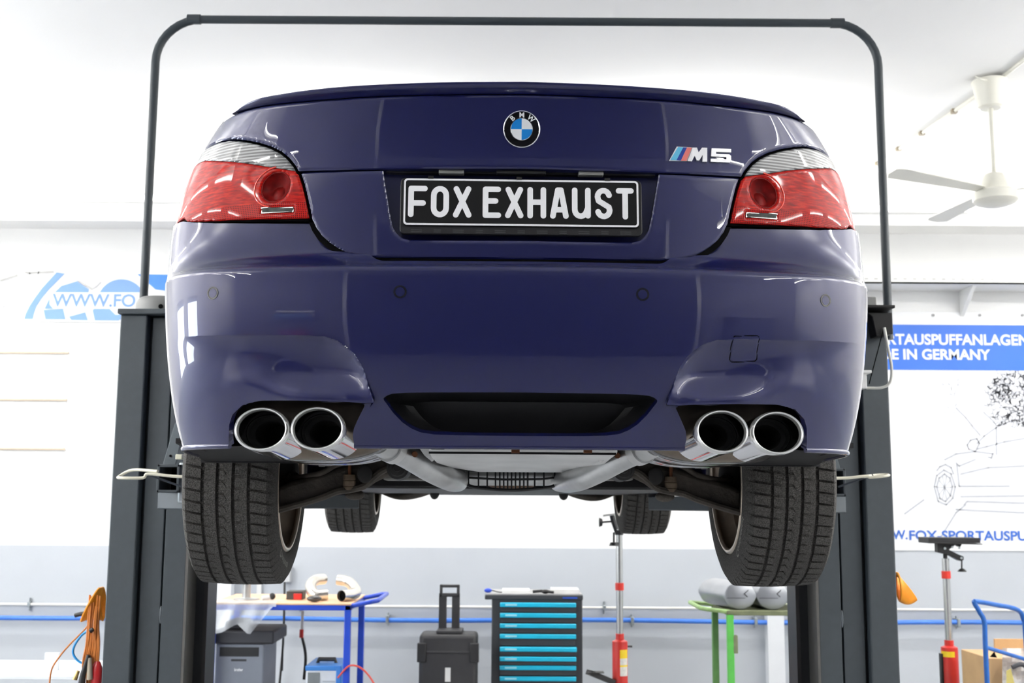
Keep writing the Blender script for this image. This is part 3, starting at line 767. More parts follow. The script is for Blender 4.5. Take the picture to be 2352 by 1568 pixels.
# ---- badges and number plate
# round emblem
p, a, b, n, t, z = surf_frame(1198, 297.5, Su)
p = p + n * .0005
emb = MB().lathe([(0, .003), (.0385, .003), (.0385, 0)], p, n, 48, ref=b).build('emblem', mat('emblem_black', (14, 14, 15), rough=.12, coat=1), trunk, local=True)
MB().lathe([(.0385, 0), (.0385, .0036), (.0395, .0046), (.0408, .0040), (.0412, 0)], p, n, 56, ref=b).build('emblem_ring', CHROME, emb, local=True)
MB().lathe([(.0236, .003), (.0236, .0042), (.0246, .0044), (.0252, .003)], p, n, 48, ref=b).build('inner_ring', CHROME, emb, local=True)
up = np.array([0, 0, 1.0]); bb = up - n * (up @ n); bb /= np.linalg.norm(bb); aa = np.cross(bb, n)
for q in range(4):
    vs = [p + n * .0036]
    for i in range(13):
        an = math.pi / 2 * q + math.pi / 2 * i / 12; vs.append(p + n * .0036 + (aa * math.cos(an) + bb * math.sin(an)) * .0237)
    MB().add(vs, [(0, i, i + 1) for i in range(1, 13)]).build('quadrant', mat('emblem_blue', (30, 128, 205), rough=.12, coat=1) if q in (1, 3) else mat('emblem_white', (238, 240, 242), rough=.12, coat=1), emb, local=True)
for ch, an in (('B', 131), ('M', 90), ('W', 49)):
    V, Fc = text_mesh(ch, .0155, bold=.0004, align='CENTER'); r = math.radians(an); c_ = p + n * .0034 + (aa * math.cos(r) + bb * math.sin(r)) * .0262
    e1 = aa * math.cos(r - math.pi / 2) + bb * math.sin(r - math.pi / 2); e2 = aa * math.cos(r) + bb * math.sin(r)
    MB().add([c_ + e1 * v[0] + e2 * v[1] for v in V], Fc).build('emblem_letter', mat('emblem_white', (238, 240, 242)), emb, local=True)
# model badge: three slanted stripes, M, 5
def on_lid(pxs, lift):
    o = to_car(EYE); out = []
    for px, py in pxs:
        t_, z_ = trace([(px, py)], Su)[0]; x, y, z3 = Su(np.array(t_), np.array(z_)); out.append((float(x), float(y) - lift, float(z3)))
    return out
Zb = lambda P: zl(P, 2.7349, 1180, 160)
def slab(name, P, m, parent, lift=.0045, **k):
    Q = on_lid(Zb(P), lift); return MB().prism(Q, (0, lift + .001, 0)).build(name, m, parent, local=True, smooth=20, **k)
badge = slab('model_badge', [(1022, 486), (1122, 491), (1086, 577), (974, 574)], SATIN, trunk, .003)
slab('stripe', [(1030, 489), (1063, 491), (1020, 572), (981, 571)], mat('stripe_light_blue', (96, 190, 226), rough=.2, coat=1), badge, .0042)
slab('stripe', [(1063, 491), (1086, 492), (1048, 574), (1020, 572)], mat('stripe_dark_blue', (22, 58, 150), rough=.2, coat=1), badge, .0042)
slab('stripe', [(1086, 492), (1117, 493), (1084, 575), (1048, 574)], mat('stripe_red', (226, 120, 112), rough=.2, coat=1), badge, .0042)
slab('letter_m', [(1121, 494), (1148, 494), (1158, 524), (1180, 494), (1212, 495), (1212, 583), (1182, 582), (1184, 540), (1162, 575), (1146, 574), (1134, 545), (1116, 580), (1088, 578)], SATIN, badge, .006)
slab('digit_five', [(1240, 498), (1362, 503), (1362, 525), (1268, 521), (1268, 533), (1350, 537), (1362, 546), (1362, 576), (1352, 587), (1234, 583), (1234, 563), (1332, 567), (1332, 554), (1236, 549)], SATIN, badge, .006)

# number plate: holder, plate, border, letters
pc = C(1197.5, 466, .083); tilt = math.radians(3)
pu = np.array([0, math.sin(tilt), math.cos(tilt)]); pn = np.array([0, -math.cos(tilt), math.sin(tilt)]); pxv = np.array([1.0, 0, 0])
def PL(x, y, h): return pc + pxv * x + pu * y + pn * h
def rrect(w, h, r, n=6):
    out = []
    for cx_, cy_, a0 in ((w - r, h - r, 0), (-w + r, h - r, 90), (-w + r, -h + r, 180), (w - r, -h + r, 270)):
        for i in range(n + 1):
            an = math.radians(a0 + 90 * i / n); out.append((cx_ + r * math.cos(an), cy_ + r * math.sin(an)))
    return out
holder = MB().prism([PL(x, y - .008, -.003) for x, y in rrect(.2665, .064, .011)], pn * -.011).build('plate_holder', BLACKP, trunk, local=True, bev=.0015)
for i in range(-5, 6):      # clip windows in the flap under the plate
    for h_ in (0, 1):
        MB().box(*[tuple(PL(i * .046 - (.012 if i % 2 else .008), -.0640 - h_ * .0045, -.0032)), tuple(PL(i * .046 + (.012 if i % 2 else .008), -.0618 - h_ * .0045, -.002))]).build('clip_window', mat('holder_grey', (58, 58, 60), rough=.5), holder, local=True)
for x in (-.2, -.005, .19):
    MB().obox(PL(x, .0555, .001), pxv * .006, pu * .003, pn * .003).build('holder_clip', BLACKP, holder, local=True)
plate = MB().prism([PL(x, y, -.002) for x, y in rrect(.26, .0545, .008)], pn * .0032).build('number_plate', mat('plate_black', (12, 12, 13), rough=.6, spec=.25), trunk, local=True, bev=.0008)
WHITE = mat('plate_white', (252, 252, 254), rough=.35, var=.005)
O, I_ = rrect(.2585, .053, .008), rrect(.2545, .0488, .005); k = len(O)
MB().add([PL(x, y, .0017) for x, y in O] + [PL(x, y, .0017) for x, y in I_] + [PL(x, y, .0011) for x, y in O] + [PL(x, y, .0011) for x, y in I_],
   [(i, (i + 1) % k, k + (i + 1) % k, k + i) for i in range(k)] + [(i, (i + 1) % k, 2 * k + (i + 1) % k, 2 * k + i) for i in range(k)]).build('plate_border', WHITE, plate, local=True)
SW = .0062   # half stroke
def strokes(lines, x0, x1, y0, y1):
    """rounded-stroke letter cut out of a thin sheet; lines in unit box"""
    w = x1 - x0 - 2 * SW; h = y1 - y0 - 2 * SW
    LN = [[(1 + x0 + SW + u * w, y0 + SW + v * h) for u, v in ln] for ln in lines]
    S = lambda t, z: tuple(pc[i] + pxv[i] * (t - 1) + pu[i] * z + pn[i] * .0021 for i in range(3))
    mb, _ = panel_mesh(S, rng_(1 + x0 - .003, 1 + x1 + .003, .0009), rng_(y0 - .003, y1 + .003, .0009), lambda T, Z, P: SW - np.minimum.reduce([dline(T, Z, l) for l in LN]), flange=.0009)
    return mb
def arc(cx_, cy_, rx, ry, a0, a1, n=9): return [(cx_ + rx * math.cos(math.radians(a0 + (a1 - a0) * i / n)), cy_ + ry * math.sin(math.radians(a0 + (a1 - a0) * i / n))) for i in range(n + 1)]
LET = {
 'F': [[(0, 0), (0, 1), (1, 1)], [(0, .44), (.88, .44)]],
 'O': [arc(.5, .74, .5, .26, 0, 180) + arc(.5, .26, .5, .26, 180, 360) + [(1, .74)]],
 'X': [[(0, 0), (.97, 1)], [(.03, 1), (1, 0)]],
 'E': [[(.98, 1), (0, 1), (0, 0), (1, 0)], [(0, .55), (.78, .55)]],
 'H': [[(0, 0), (0, 1)], [(1, 0), (1, 1)], [(0, .52), (1, .52)]],
 'A': [[(0, 0), (.38, 1), (.62, 1), (1, 0)], [(.16, .24), (.84, .24)]],
 'U': [[(0, 1), (0, .3)] + arc(.45, .26, .45, .26, 180, 330, 8) + [(.98, .3)], [(1, 1), (1, .02)]],
 'S': [arc(.48, .76, .46, .24, 15, 180, 8)[0:] + [(.10, .60), (.9, .36)] + arc(.5, .24, .46, .24, 0, -165, 8)],
 'T': [[(0, 1), (1, 1)], [(.52, 1), (.52, 0)]]}
kx = .52 / 1942; ky = .109 / 392
for ch, xa, xb in (('F', 272, 430), ('O', 458, 607), ('X', 640, 792), ('E', 883, 1035), ('X', 1067, 1218), ('H', 1250, 1405), ('A', 1437, 1590), ('U', 1617, 1772), ('S', 1803, 1955), ('T', 1980, 2128)):
    strokes(LET[ch], (xa - 1201) * kx, (xb - 1201) * kx, -.0355, .0362).build('plate_letter', WHITE, plate, local=True, recalc=False, smooth=30)

# ================================================================ CAR CHASSIS
def rubber():
    m = mat('tyre_rubber', (74, 72, 69), rough=.8, var=.75, scale=330, bump=.6, bscale=500, spec=.35)
    return m
RUB = rubber()
STEEL = mat('brushed_steel', (196, 197, 196), rough=.34, metal=.7, var=.14, scale=14, rvar=.1)
ALU = mat('aluminium_heat_shield', (212, 212, 210), rough=.5, metal=.25, var=.10, scale=9, rvar=.12)
CAST = mat('dirty_cast_metal', (74, 68, 61), rough=.72, metal=.25, var=.35, scale=22, bump=.3, bscale=120)
DIRT = mat('dark_underbody', (34, 33, 32), rough=.8, var=.3, scale=20)
BROWNST = mat('sooty_steel', (120, 110, 98), rough=.38, metal=.85, var=.25, scale=14, rvar=.12)
RIMM = mat('dusty_rim', (188, 172, 154), rough=.36, metal=.7, var=.25, scale=12)
TW, TR = .262, .335
def tyre_points():
    N = 64; ph = [0, .03, .19, .22, .60]
    tw = .222; g = [(.215, .042), (.40, .042), (.595, .042), (.785, .042)]
    edges = [0.0]
    for c, w in g: edges += [c - w / 2, c + w / 2]
    edges.append(1.0)
    cols = []      # (u, radius drop, kind)
    def rad(u): return -.0045 * (2 * u - 1) ** 2
    for k in range(5):
        a, b = edges[2 * k], edges[2 * k + 1]
        for f in ((0, .35, .65, 1) if k in (1, 2, 3) else (0, .5, 1)): cols.append((a + (b - a) * f, rad(a + (b - a) * f), ('rib', k, f)))
        if k < 4: cols += [(b + .004, rad(b) - .0085, ('g', k, 0)), (edges[2 * k + 2] - .004, rad(b) - .0085, ('g', k, 0))]
    side0 = [(-.012, -.009, .55), (-.045, -.020, .3), (-.078, -.040, 0), (-.089, -.060, 0), (-.088, -.080, 0), (-.070, -.095, 0), (-.035, -.100, 0)]
    prof = [(-.5 * tw + u * tw * 1.0, d, ('s', 0, q)) for u, d, q in side0[::-1]] + [((u - .5) * tw, d, kd) for u, d, kd in cols] + [(.5 * tw - u * tw * 1.0, d, ('s', 1, q)) for u, d, q in side0]
    pts = []
    for b in range(N):
        for p_ in ph:
            for (x, d, kd) in prof:
                dd = d
                slot = .03 <= p_ <= .19
                if kd[0] == 'rib' and kd[1] in (0, 4) and slot: dd -= .0080
                if kd[0] == 'rib' and kd[1] in (1, 2, 3) and slot and kd[2] in (.35, 0) and (b + kd[1]) % 1 == 0: dd -= .004
                if kd[0] == 's' and kd[2] > 0 and slot: dd -= .0065 * kd[2]
                sk = .35 * (x / .11) ** 2 * (1 if x > 0 else -1) + (0.5 if x > 0 else 0)
                th = 2 * math.pi * (b + p_ + sk) / N
                pts.append((x, (TR + dd) * math.cos(th), (TR + dd) * math.sin(th)))
    return pts, N * len(ph), len(prof)
_tp = tyre_points()
def wheel(c, out, camber=0.0):
    ca = math.radians(camber)
    def X(p):
        x, y, z = p; x2 = x * math.cos(ca) - z * math.sin(ca) * out; z2 = x * math.sin(ca) * out + z * math.cos(ca)
        return (c[0] + x2, c[1] + y, c[2] + z2)
    m = MB().grid([X(p) for p in _tp[0]], _tp[1], _tp[2], closed_u=True)
    ty = m.build('tyre', RUB, car, local=True, smooth=35)
    i = -out                                    # inner side direction
    prof = [(.242, .108), (.250, .112), (.250, .118), (.238, .116), (.232, .100), (.226, .085), (.205, .070), (.200, -.02), (.205, -.075), (.170, -.085), (.06, -.08), (0, -.08)]
    mm = MB(); n = 56; vs = []
    for r, h in prof:
        for j in range(n):
            a = 2 * math.pi * j / n; vs.append(X((i * h, r * math.cos(a), r * math.sin(a))))
    mm.add(vs, [(k * n + j, k * n + (j + 1) % n, (k + 1) * n + (j + 1) % n, (k + 1) * n + j) for k in range(len(prof) - 1) for j in range(n)])
    mm.build('rim', RIMM, ty, local=True, smooth=40)
    lipm = MB(); vs = []; nn, kk = 64, 10
    for a_ in range(nn):
        th = 2 * math.pi * a_ / nn
        for b_ in range(kk):
            ph_ = 2 * math.pi * b_ / kk; r = .229 + .009 * math.cos(ph_); vs.append(X((i * (.122 + .007 * math.sin(ph_)), r * math.cos(th), r * math.sin(th))))
    lipm.add(vs, [(a_ * kk + b_, ((a_ + 1) % nn) * kk + b_, ((a_ + 1) % nn) * kk + (b_ + 1) % kk, a_ * kk + (b_ + 1) % kk) for a_ in range(nn) for b_ in range(kk)]).build('rim_lip', mat('rim_lip_metal', (184, 170, 154), rough=.3, metal=.7, var=.1), ty, local=True)
    d = MB()
    for (r0, h0, h1) in ((.172, -.012, -.044), (.075, .05, -.05)):
        d.cyl(X((i * h0, 0, 0)), X((i * h1, 0, 0)), r0, n=40)
    d.build('brake_disc', mat('rusty_disc', (92, 74, 60), rough=.6, metal=.6, var=.3, scale=30), ty, local=True)
    # raised sidewall lettering on the inner side
    V, Fc = text_mesh('Continental', .030, bold=.0006, spacing=1.05)
    w_ = max(v[0] for v in V); q = MB(); R0 = .268
    P = []
    for (x, y, z) in V:
        a = -(x - w_ / 2) / (R0 + .012) * i * -1
        base = math.radians(222 if out > 0 else 250); r = R0 + y; sw = .1316 if r < .288 else .1302
        P.append(X((i * sw, r * math.cos(base + a), r * math.sin(base + a))))
    q.add(P, Fc).build('sidewall_lettering', mat('raised_rubber', (124, 121, 116), rough=.7), ty, local=True, smooth=0)
    return ty
RW = (.787, 1.16, 1.741); FW = (.79, 4.049, 1.822)
w1 = wheel((-RW[0], RW[1], RW[2]), -1, 1.0); w2 = wheel((RW[0], RW[1], RW[2]), 1, 1.0)
w3 = wheel((-FW[0], FW[1], FW[2]), -1, .5); w4 = wheel((FW[0], FW[1], FW[2]), 1, .5)
for w, s in ((w1, 'left rear tyre'), (w2, 'right rear tyre'), (w3, 'left front tyre'), (w4, 'right front tyre')): w['label'] = s + ' with blocky winter tread'

BLK = mat('black_steel', (20, 20, 21), rough=.5, metal=.3)
for s in (-1, 1):
    # ---- exhaust: muffler with two tips and a pipe
    def mx(p): return (s * abs(p[0]), p[1], p[2])
    b0 = C(712, 1056, .25); cz = b0[2] + .088; cx_ = s * .462
    secs = [(y + .075, k) for y, k in ((.150, .60), (.155, .80), (.165, .92), (.185, .985), (.20, 1.0), (.52, 1.0), (.56, .95), (.58, .8))]
    pts = []
    for y, k in secs:
        for j in range(48):
            a = 2 * math.pi * j / 48; ca, sa = math.cos(a), math.sin(a)
            pts.append((cx_ + .185 * k * math.copysign(abs(ca) ** .8, ca), y, cz + .088 * k * math.copysign(abs(sa) ** .8, sa)))
    m = MB(); m.add(pts, [(r * 48 + j, r * 48 + (j + 1) % 48, (r + 1) * 48 + (j + 1) % 48, (r + 1) * 48 + j) for r in range(len(secs) - 1) for j in range(48)] + [tuple(range(48)), tuple(range(48 * (len(secs) - 1), 48 * len(secs)))])
    muf = m.build('muffler', BROWNST, car, local=True, smooth=45)
    shell = []
    for y, k in ((.195 + .0, 1.0), (.20, 1.025), (.215, 1.025), (.22, 1.012), (.30, 1.012), (.305, 1.03), (.32, 1.03), (.325, 1.012), (.48, 1.012), (.485, 1.03), (.50, 1.03), (.505, 1.0)):
        for j in range(48):
            a = 2 * math.pi * j / 48; ca, sa = math.cos(a), math.sin(a)
            shell.append((cx_ + .185 * k * math.copysign(abs(ca) ** .8, ca), y + .075, cz + .088 * k * math.copysign(abs(sa) ** .8, sa)))
    MB().add(shell, [(r * 48 + j, r * 48 + (j + 1) % 48, (r + 1) * 48 + (j + 1) % 48, (r + 1) * 48 + j) for r in range(11) for j in range(48)]).build('muffler_shell', mat('polished_dark_steel', (150, 150, 152), rough=.12, metal=1.0, var=.1), muf, local=True)
    for (px, py) in ((600, 985.5), (729, 984)):
        c = mx(C(px, py, .055)); sx_, sz_ = .0588, .0465
        ax = np.array([-s * .10, 1, -.07])
        MB().lathe([(.80, .150), (.83, .06), (.850, .022), (.858, .010), (.88, .001), (.93, -.004), (.98, .0), (1.005, .008), (1.005, .02), (.995, .06), (.985, .17)], c, ax, 64, sx=sx_, sy=sz_).build('exhaust_tip', CHROME, muf, local=True, smooth=50)
        MB().lathe([(.862, .009), (.868, -.001), (.90, -.0062), (.945, -.0072), (.985, -.003), (1.006, .004), (1.008, .010)], c, ax, 64, sx=sx_, sy=sz_).build('tip_rim', mat('rim_chrome', (240, 240, 238), rough=.2, metal=.8), muf, local=True, smooth=60)
        MB().lathe([(.83, .055), (.79, .075), (.62, .078), (.60, .082), (.60, .16), (0, .16)], c, ax, 40, sx=sx_ * .985, sy=sz_ * .985).build('tip_inside', mat('tip_inner_black', (7, 7, 7), rough=.85), muf, local=True)  # one flat black inside the tip
    P = [mx(C(*q)) for q in ((868, 1012, .30), (893, 1026, .36), (935, 1046, .44), (985, 1076, .54), (1020, 1094, .62), (1040, 1102, .74), (1050, 1104, .95), (1052, 1104, 1.25))]
    pipe = MB().tube(curve_pts(P, 6), .0315, 24).build('exhaust_pipe', STEEL, car, local=True)
    MB().tube([P[1], np.array(P[1]) * .7 + np.array(P[2]) * .3], .036, 24).build('pipe_collar', ALU, pipe, local=True)
    MB().cyl(mx(C(952, 1042, .40)), mx(C(953, 1043, .37)), .007, n=10).build('pipe_bolt', mat('rust', (110, 66, 38), rough=.8), pipe, local=True)
    # heat shield ear beside the tub
    q = [C(958, 1022, .34), C(985, 1022, .34), C(1003, 1050, .36), C(992, 1060, .36), C(975, 1046, .35)]
    MB().prism([mx(p) for p in q], (0, .012, 0)).build('shield_bracket', ALU, car, local=True)
    # ---- rear lower arm
    q = [(634, 1122), (665, 1108), (700, 1098), (745, 1086), (790, 1072), (822, 1066), (850, 1050), (890, 1043), (925, 1050), (936, 1068), (915, 1086), (885, 1097), (862, 1108), (846, 1120), (820, 1127), (790, 1131), (755, 1140), (715, 1152), (675, 1165), (634, 1180)]
    arm = MB().prism([mx(C(a, b, .98)) for a, b in q], (0, .10, .012)).build('lower_arm', CAST, car, local=True, bev=.012, seg=2)
    fl = [mx(C(a, b, .965)) for a, b in ((634, 1172), (690, 1157), (742, 1141), (775, 1128), (805, 1124), (835, 1116), (856, 1098), (880, 1080), (905, 1072))]
    MB().tube(curve_pts(fl, 5), .010, 8).build('arm_flange', CAST, arm, local=True)
    a, b = C(912, 1074, .93), C(912, 1074, 1.06)
    MB().lathe([(.0, 0), (.010, 0), (.012, .008), (.022, .010), (.026, .02), (.032, .022), (.034, .13)], mx(a), (0, 1, 0), 24).build('arm_bushing', mat('bushing_black', (26, 25, 24), rough=.6), arm, local=True)
    a = C(803, 1090, .97); top = C(803, 1050, .97)
    dm = MB().lathe([(0, 0), (.017, 0), (.018, -.014), (.016, -.016), (.0185, -.018), (.0185, -.030), (.016, -.033), (.018, -.035), (.016, -.044), (0, -.044)], mx(a), (0, 0, 1), 20).build('damper', mat('boot_brown', (98, 82, 64), rough=.7, var=.3, scale=40), car, local=True)
    MB().cyl(mx(a), mx(top), .005, n=10).build('damper_rod', mat('rust', (110, 66, 38)), dm, local=True)
    a = C(838, 1088, .955); MB().ball(mx(a), .022, sc=(1, .4, 1.2)).build('arm_pad', DIRT, arm, local=True)
    MB().ball(mx(C(815, 1136, 1.0)), .022, sc=(1.3, 1, .7)).build('arm_foot', CAST, arm, local=True)
    # links, brake line, hub carrier
    MB().tube(curve_pts([mx(C(*q)) for q in ((655, 1098, 1.05), (700, 1094, 1.0), (740, 1085, .98), (770, 1068, .97), (800, 1056, .96))], 6), .008, 10).build('toe_link', CAST, car, local=True)
    hub = MB().ball(mx(C(655, 1085, 1.10)), .052, sc=(.8, .9, 1.2)).ball(mx(C(672, 1102, 1.05)), .025).ball(mx(C(652, 1125, 1.08)), .038, sc=(.8, 1, 1.0)).cyl(mx(C(640, 1090, 1.16)), mx(C(560, 1090, 1.16)), .05, n=20).build('hub_carrier', DIRT, car, local=True)
    cl = MB()
    for (x0, x1, y0, y1) in ((723, 732, 1061, 1066), (732, 746, 1062, 1071), (747, 760, 1062, 1070), (762, 784, 1061, 1065)):
        p0, p1 = C(x0, y0, .60), C(x1, y1, .60); cl.box(mx(p0), (s * abs(p1[0]), .612, p1[2]))
    cl.build('muffler_hanger', mat('grey_bracket', (122, 122, 122), rough=.45, metal=.7), muf, local=True, bev=.001)
    # wheel house liner and splash shield behind the bumper corner
    lp = C(560, 1062, .74)
    sh = [(s * .56, .34, 1.785), (s * .80, .34, 1.785), (s * .83, .76, lp[2] + .004), (s * .56, .76, lp[2] + .004)]
    MB().prism(sh, (0, 0, .012)).build('splash_shield', BLACKP, car, local=True)
    MB().box((s * .57, .758, lp[2]), (s * .84, .772, 1.98)).build('liner_wall', BLACKP, car, local=True)
    a0 = []
    for yc, rr_, zc in ((1.16, .40, 1.79), (4.049, .39, 1.80)):
        lm = MB(); pts = []
        for k in range(19):
            a = math.radians(9 + 162 * k / 18)
            for x in (.50, .80): pts.append((s * x, yc + rr_ * math.cos(a), zc + rr_ * math.sin(a)))
        lm.grid(pts, 19, 2); lm.build('wheel_house', DIRT, car, local=True)
    MB().box((s * .50, .80, 1.86), (s * .515, 1.5, 2.3)).build('inner_wing', DIRT, car, local=True)
    # sill and front arm
    MB().tube(curve_pts([(s * .30, 3.75, 1.75), (s * .42, 3.85, 1.70), (s * .55, 3.95, 1.69), (s * .72, 4.03, 1.76)], 6), .022, 10).build('front_arm', CAST, car, local=True)
    MB().ball((s * .33, 3.6, 1.70), .025, sc=(1, 1, 1.3)).build('jack_point', DIRT, car, local=True)
# spare wheel tub between the pipes
rows = [(1016, .17, 985, 1418), (1036, .20, 985, 1418), (1041, .215, 987, 1416), (1043, .22, 988, 1414), (1052, .32, 992, 1402), (1064, .46, 1004, 1388), (1075, .62, 1040, 1384), (1084, .80, 1100, 1380), (1080, .83, 1100, 1378)]
pts = []
for py, y, a, b in rows:
    for k in range(21):
        px = a + (b - a) * k / 20; p = C(px, py + (px - 1190) * .006, y); pts.append(tuple(p))
tub = MB().grid(pts, len(rows), 21).build('spare_wheel_tub', ALU, car, local=True, smooth=30)
a, b = C(985, 1039, .19), C(1415, 1042, .19)
MB().bar(a, b, .004, .005).build('tub_seam', BLK, tub, local=True)
for x0, x1 in ((1112, 1143), (1236, 1268), (1350, 1382), (990, 1020)):
    a, b = C(x0, 1027, .165), C(x1, 1031, .165); MB().box(tuple(a), (b[0], .185, b[2])).build('tub_slot', GAP, tub, local=True)
for x0 in (1184, 1350):
    a = C(x0, 1036, .17); MB().obox(a, (.009, 0, 0), (0, .008, 0), (0, 0, .004)).build('tub_clip', mat('rust', (110, 66, 38)), tub, local=True)
# plastic grille under the axle
gy = .95
gr = MB()
bot = [C(px, py, gy) for px, py in ((1068, 1106), (1080, 1116), (1110, 1121), (1175, 1125.5), (1240, 1121), (1268, 1117), (1281, 1108))]
gr.tube(curve_pts(bot, 5), .0048, 8); gr.tube([C(1068, 1106, gy), C(1077, 1097, gy), C(1160, 1101, gy), C(1240, 1100, gy), C(1274, 1097, gy), C(1281, 1108, gy)], .0032, 8)
gr.box(tuple(C(1076, 1083, gy)), tuple(C(1276, 1080, gy + .03)))
gril = gr.build('floor_grille', BLACKP, car, local=True)
for x in (1076, 1099, 1119, 1138, 1148, 1157, 1166, 1175, 1184, 1194, 1203, 1212, 1228, 1249, 1274):
    t_ = abs(x - 1175) / 106; a = C(x, 1082, gy); b = C(1175 + (x - 1175) * 1.0, 1123 - 8 * t_ ** 2, gy)
    MB().bar(a, b, .0045, .012).build('grille_bar', BLACKP, gril, local=True)
MB().tube([C(1040, 1092, 1.15), C(1175, 1092, 1.15), C(1320, 1093, 1.15)], .030, 20).build('cross_pipe', STEEL, car, local=True)
for px in (1064, 1296, 1304):
    p = C(px, 1093, 1.12); MB().cyl(p + np.array([-.006, 0, 0]), p + np.array([.006, 0, 0]), .036, n=24).build('pipe_clamp', STEEL, car, local=True)
MB().ball(C(1175, 1100, 1.35), .06, sc=(1.6, 1, .6)).build('differential', mat('rusty_diff', (92, 68, 50), rough=.7, metal=.4, var=.3, scale=20), car, local=True)
# subframe, floor pan
sf = MB()
for (x0, x1, y0, y1, yy) in ((880, 1000, 1086, 1103, 1.35), (1330, 1455, 1086, 1103, 1.35)):
    p0, p1 = C(x0, y0, yy), C(x1, y1, yy); sf.box(tuple(p0), (p1[0], yy + .12, p1[2]))
sf.build('subframe', mat('grey_subframe', (118, 116, 112), rough=.55, metal=.5, var=.2, scale=12), car, local=True, bev=.006)
p = C(1000, 1122, 1.75)
MB().box((-.68, 1.75, p[2]), (.68, 4.35, p[2] + .05)).build('floor_pan', BLK, car, local=True, bev=.01)
MB().box((-.60, .85, 1.80), (.60, 1.76, 1.86)).build('rear_floor', DIRT, car, local=True)
MB().box((-.70, .30, 1.90), (.70, .32, 2.5)).build('rear_panel', DIRT, car, local=True)
for s in (-1, 1): MB().box((s * .70, 1.58, 1.70), (s * .84, 3.62, 1.80)).build('sill', PAINT, car, local=True, bev=.02)
MB().box((-.80, 4.35, 1.72), (.80, 4.84, 1.76)).build('front_undertray', BLACKP, car, local=True)

# ================================================================ TWO-POST LIFT
PY = 4.75
LM = mat('anthracite_powder_coat', (62, 69, 74), rough=.5, var=.05, scale=30, bump=.06, bscale=500)
LMD = mat('anthracite_shaded', (22, 25, 28), rough=.6)  # darker copy that paints shade into the column gaps
ZINC = mat('zinc_plated', (165, 172, 175), rough=.35, metal=.8, var=.2, scale=30)
GREYP = mat('grey_plastic_cover', (132, 132, 130), rough=.5)
CABLEW = mat('white_cable', (222, 222, 214), rough=.45)
lift = thing('car_lift', 'anthracite two-post car lift with overhead crossbar carrying the sedan', 'car lift', (-.03, 4.95, 0))
XC = -.036
def PX(px): return at(px, 1568, PY)[0] - XC       # half offsets of the left column, negative
ztop = at(300, 722, PY)[2]
for s in (-1, 1):
    def X(px): return XC + s * abs(PX(px))
    col = MB().box((X(232), PY, 0), (X(297), PY + .36, ztop)).build('column', LM, lift, bev=.006)
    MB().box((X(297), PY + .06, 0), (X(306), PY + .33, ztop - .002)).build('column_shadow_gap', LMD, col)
    MB().box((X(304), PY + .035, 0), (X(354), PY + .33, ztop - .006)).build('column_web', LM, col, bev=.003)
    MB().box((X(354), PY + .06, 0), (X(360), PY + .30, ztop - .1)).build('column_slot', LMD, col)
    MB().box((X(359), PY + .025, 0), (X(411), PY + .30, ztop - .01)).build('column_guide', LM, col, bev=.003)
    MB().box((X(411), PY + .02, 0), (X(417), PY + .32, ztop - .01)).build('column_edge', mat('pale_edge_metal', (120, 118, 114), rough=.35, metal=.7), col)  # paler strip along the column edge
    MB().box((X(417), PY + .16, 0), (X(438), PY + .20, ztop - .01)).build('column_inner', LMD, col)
    MB().box((X(438), PY + .15, 0), (X(447), PY + .30, ztop - .01)).build('column_lip', mat('dark_edge_metal', (52, 50, 50), rough=.4, metal=.5), col)  # darker strip along the inner lip
    for zz in (.35, .62, .9, 1.2):          # weld beads along the slot
        MB().ball((X(357), PY + .03, zz), .006, sc=(1, 1, 6)).build('weld_bead', mat('weld_grey', (96, 102, 106), rough=.4, metal=.4), col)
    MB().box((X(228), PY - .02, ztop), (X(400), PY + .40, ztop + .022)).build('top_plate', LM, lift, bev=.004)
    MB().box((X(200), PY - .1, 0), (X(470), PY + .5, .015)).build('foot_plate', LM, lift, bev=.003)
# crossbar
GY = 5.0
pl = at(334, 690, GY); pr = at(2028, 700, GY); xl, xr = pl[0] - .008, pr[0] + .02
zb = at(1176, 49, GY)[2]; R = .20
path = [(xl, GY, ztop)] + [(xl, GY, zb - R - .4 + .2 * k) for k in range(2)]
path += [(xl + R - R * math.cos(a), GY, zb - R + R * math.sin(a)) for a in np.linspace(0, math.pi / 2, 10)]
path += [(xr - R + R * math.sin(a), GY, zb - R + R * math.cos(a)) for a in np.linspace(0, math.pi / 2, 10)]
path += [(xr, GY, zb - R - .2), (xr, GY, ztop - .05)]
TUBEM = mat('anthracite_tube', (50, 58, 63), rough=.42, var=.04)
cb = MB().tube(path, .0185, 20).build('crossbar', TUBEM, lift)
for px in (446, 1923):
    x = at(px, 52, GY)[0]; MB().cyl((x - .03, GY, zb), (x + .03, GY, zb), .0225, n=24).build('tube_coupler', TUBEM, cb, bev=.002)
# pulley cover on the left, limit switch on the right
c = at(372, 712, 4.95)
pcv = MB().lathe([(0, .085), (.05, .085), (.09, .078), (.105, .066), (.110, .05), (.110, 0)], (at(372, 712, PY + .2)[0], PY + .2, ztop + .022), (0, 0, 1), 36).build('pulley_cover', GREYP, lift)
MB().lathe([(0, .002), (.009, .002), (.010, 0)], (at(369, 703, PY + .09)[0], PY + .09, ztop + .05), (0, -1, 0), 16).build('cover_hole', GAP, pcv)
x0 = at(2003, 710, 4.72)[0]; x1 = at(2038, 710, 4.72)[0]; zr = at(2020, 716, 4.72)[2]
MB().box((x0 - .05, 4.62, zr), (x1, 4.80, zr + .012)).prism([(x0 - .04, 4.66, zr - .012), (x1, 4.66, zr - .012), (x1, 4.66, zr - .10), (x0 - .005, 4.66, zr - .11), (x0 - .02, 4.66, zr - .03)], (0, .08, 0)).build('switch_bracket', BLK, lift, bev=.003)
